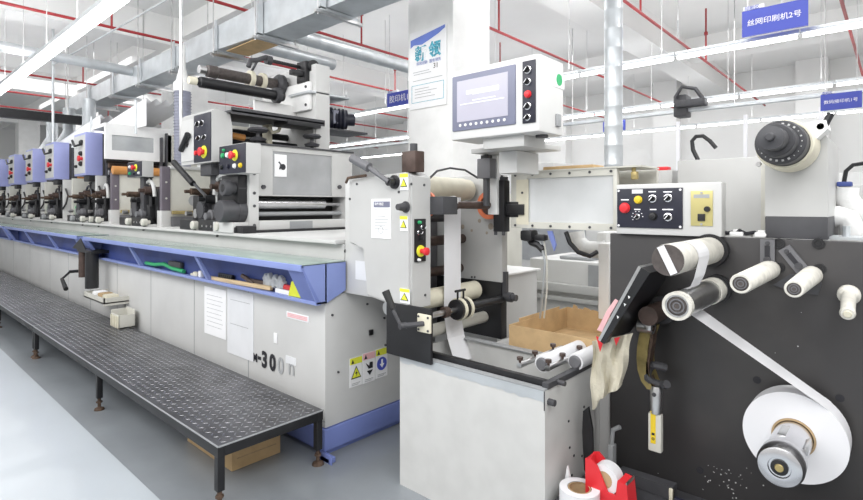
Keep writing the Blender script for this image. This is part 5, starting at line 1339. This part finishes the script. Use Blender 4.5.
t=tag(B().tube([hx(610,455,2.3),hx(612,440,2.3),hx(613,430,2.3),hx(620,427,2.3)],.010,8).box(2.28,2.32,hx(612,0,2.3).y-.012,hx(612,0,2.3).y+.012,ZL,hx(611,444,2.3).z,.002).build('steel_bracket','grey_dk'),'bent grey steel strip standing behind the red dispenser','bracket')
t=thing('knife_tool','dark flat tool with a wedge end lying on the ledge','tool',(2.3,.75,ZL))
B().prism([(2.28,.93,ZL),(2.28,.93,ZL+.05),(2.28,.70,ZL+.055),(2.28,.70,ZL)],(.05,0,0)).build('tool_body','charcoal',t)
B().box(2.27,2.30,.70,.715,ZL,ZL+.05,.004).build('cream_tip','cream',t)
B().cyl((2.24,.68,ZL+.02),(2.24,.58,ZL+.02),.022,n=14).build('blue_handle','navy',t)

# ======================= CAMERA, WORLD, LIGHT =======================
cam=bpy.data.cameras.new('camera'); co=bpy.data.objects.new('camera',cam); COL.objects.link(co)
co.location=(0,0,CAM_Z)
yaw=math.atan2(SA_,CA_)-math.pi/2
co.rotation_euler=(math.pi/2,0,yaw)
cam.sensor_width=36; cam.lens=F/863*36; cam.shift_y=-(250-HY)/863; cam.clip_start=.02
sc.camera=co
wd=bpy.data.worlds.new('world'); sc.world=wd; wd.use_nodes=True
bg=wd.node_tree.nodes['Background']; bg.inputs[0].default_value=(1,.99,.975,1); bg.inputs[1].default_value=.85
def area(loc,rot,sx,sy,e,c=(1,1,1)):  # area lights added as fill, not fittings of the hall
    l=bpy.data.lights.new('fill_light','AREA'); l.shape='RECTANGLE'; l.size=sx; l.size_y=sy; l.energy=e; l.color=c
    o=bpy.data.objects.new('fill_light',l); COL.objects.link(o); o.location=loc; o.rotation_euler=rot
    return o
area((-1.6,3.5,3.9),(0,-.8,0),2.0,10,330)  # added over the walkway, tilted to brighten the pillar side
area((1.2,-1.2,4.0),(.45,0,0),4,2,150)
area((4.8,1.5,4.25),(0,0,0),.8,6,110)
area((8,7,4.3),(0,0,0),3,12,260)
area((12.5,5,4.3),(0,0,0),3,12,190)
area((3.2,16,4.6),(0,0,0),5,8,300)
# uplights added above the tube rows to brighten the ceiling
for X,Y0,L_,e in ((1.5,9,14,75),(6.45,9,20,85),(9.4,9,20,60),(12.3,8,17,50)):
    area((X,Y0,3.30),(math.pi,0,0),.12,L_,e)
sc.view_settings.view_transform='Standard'; sc.view_settings.look='None'; sc.view_settings.exposure=-0.12
for o in bpy.data.objects:
    if '_o' in o: del o['_o']
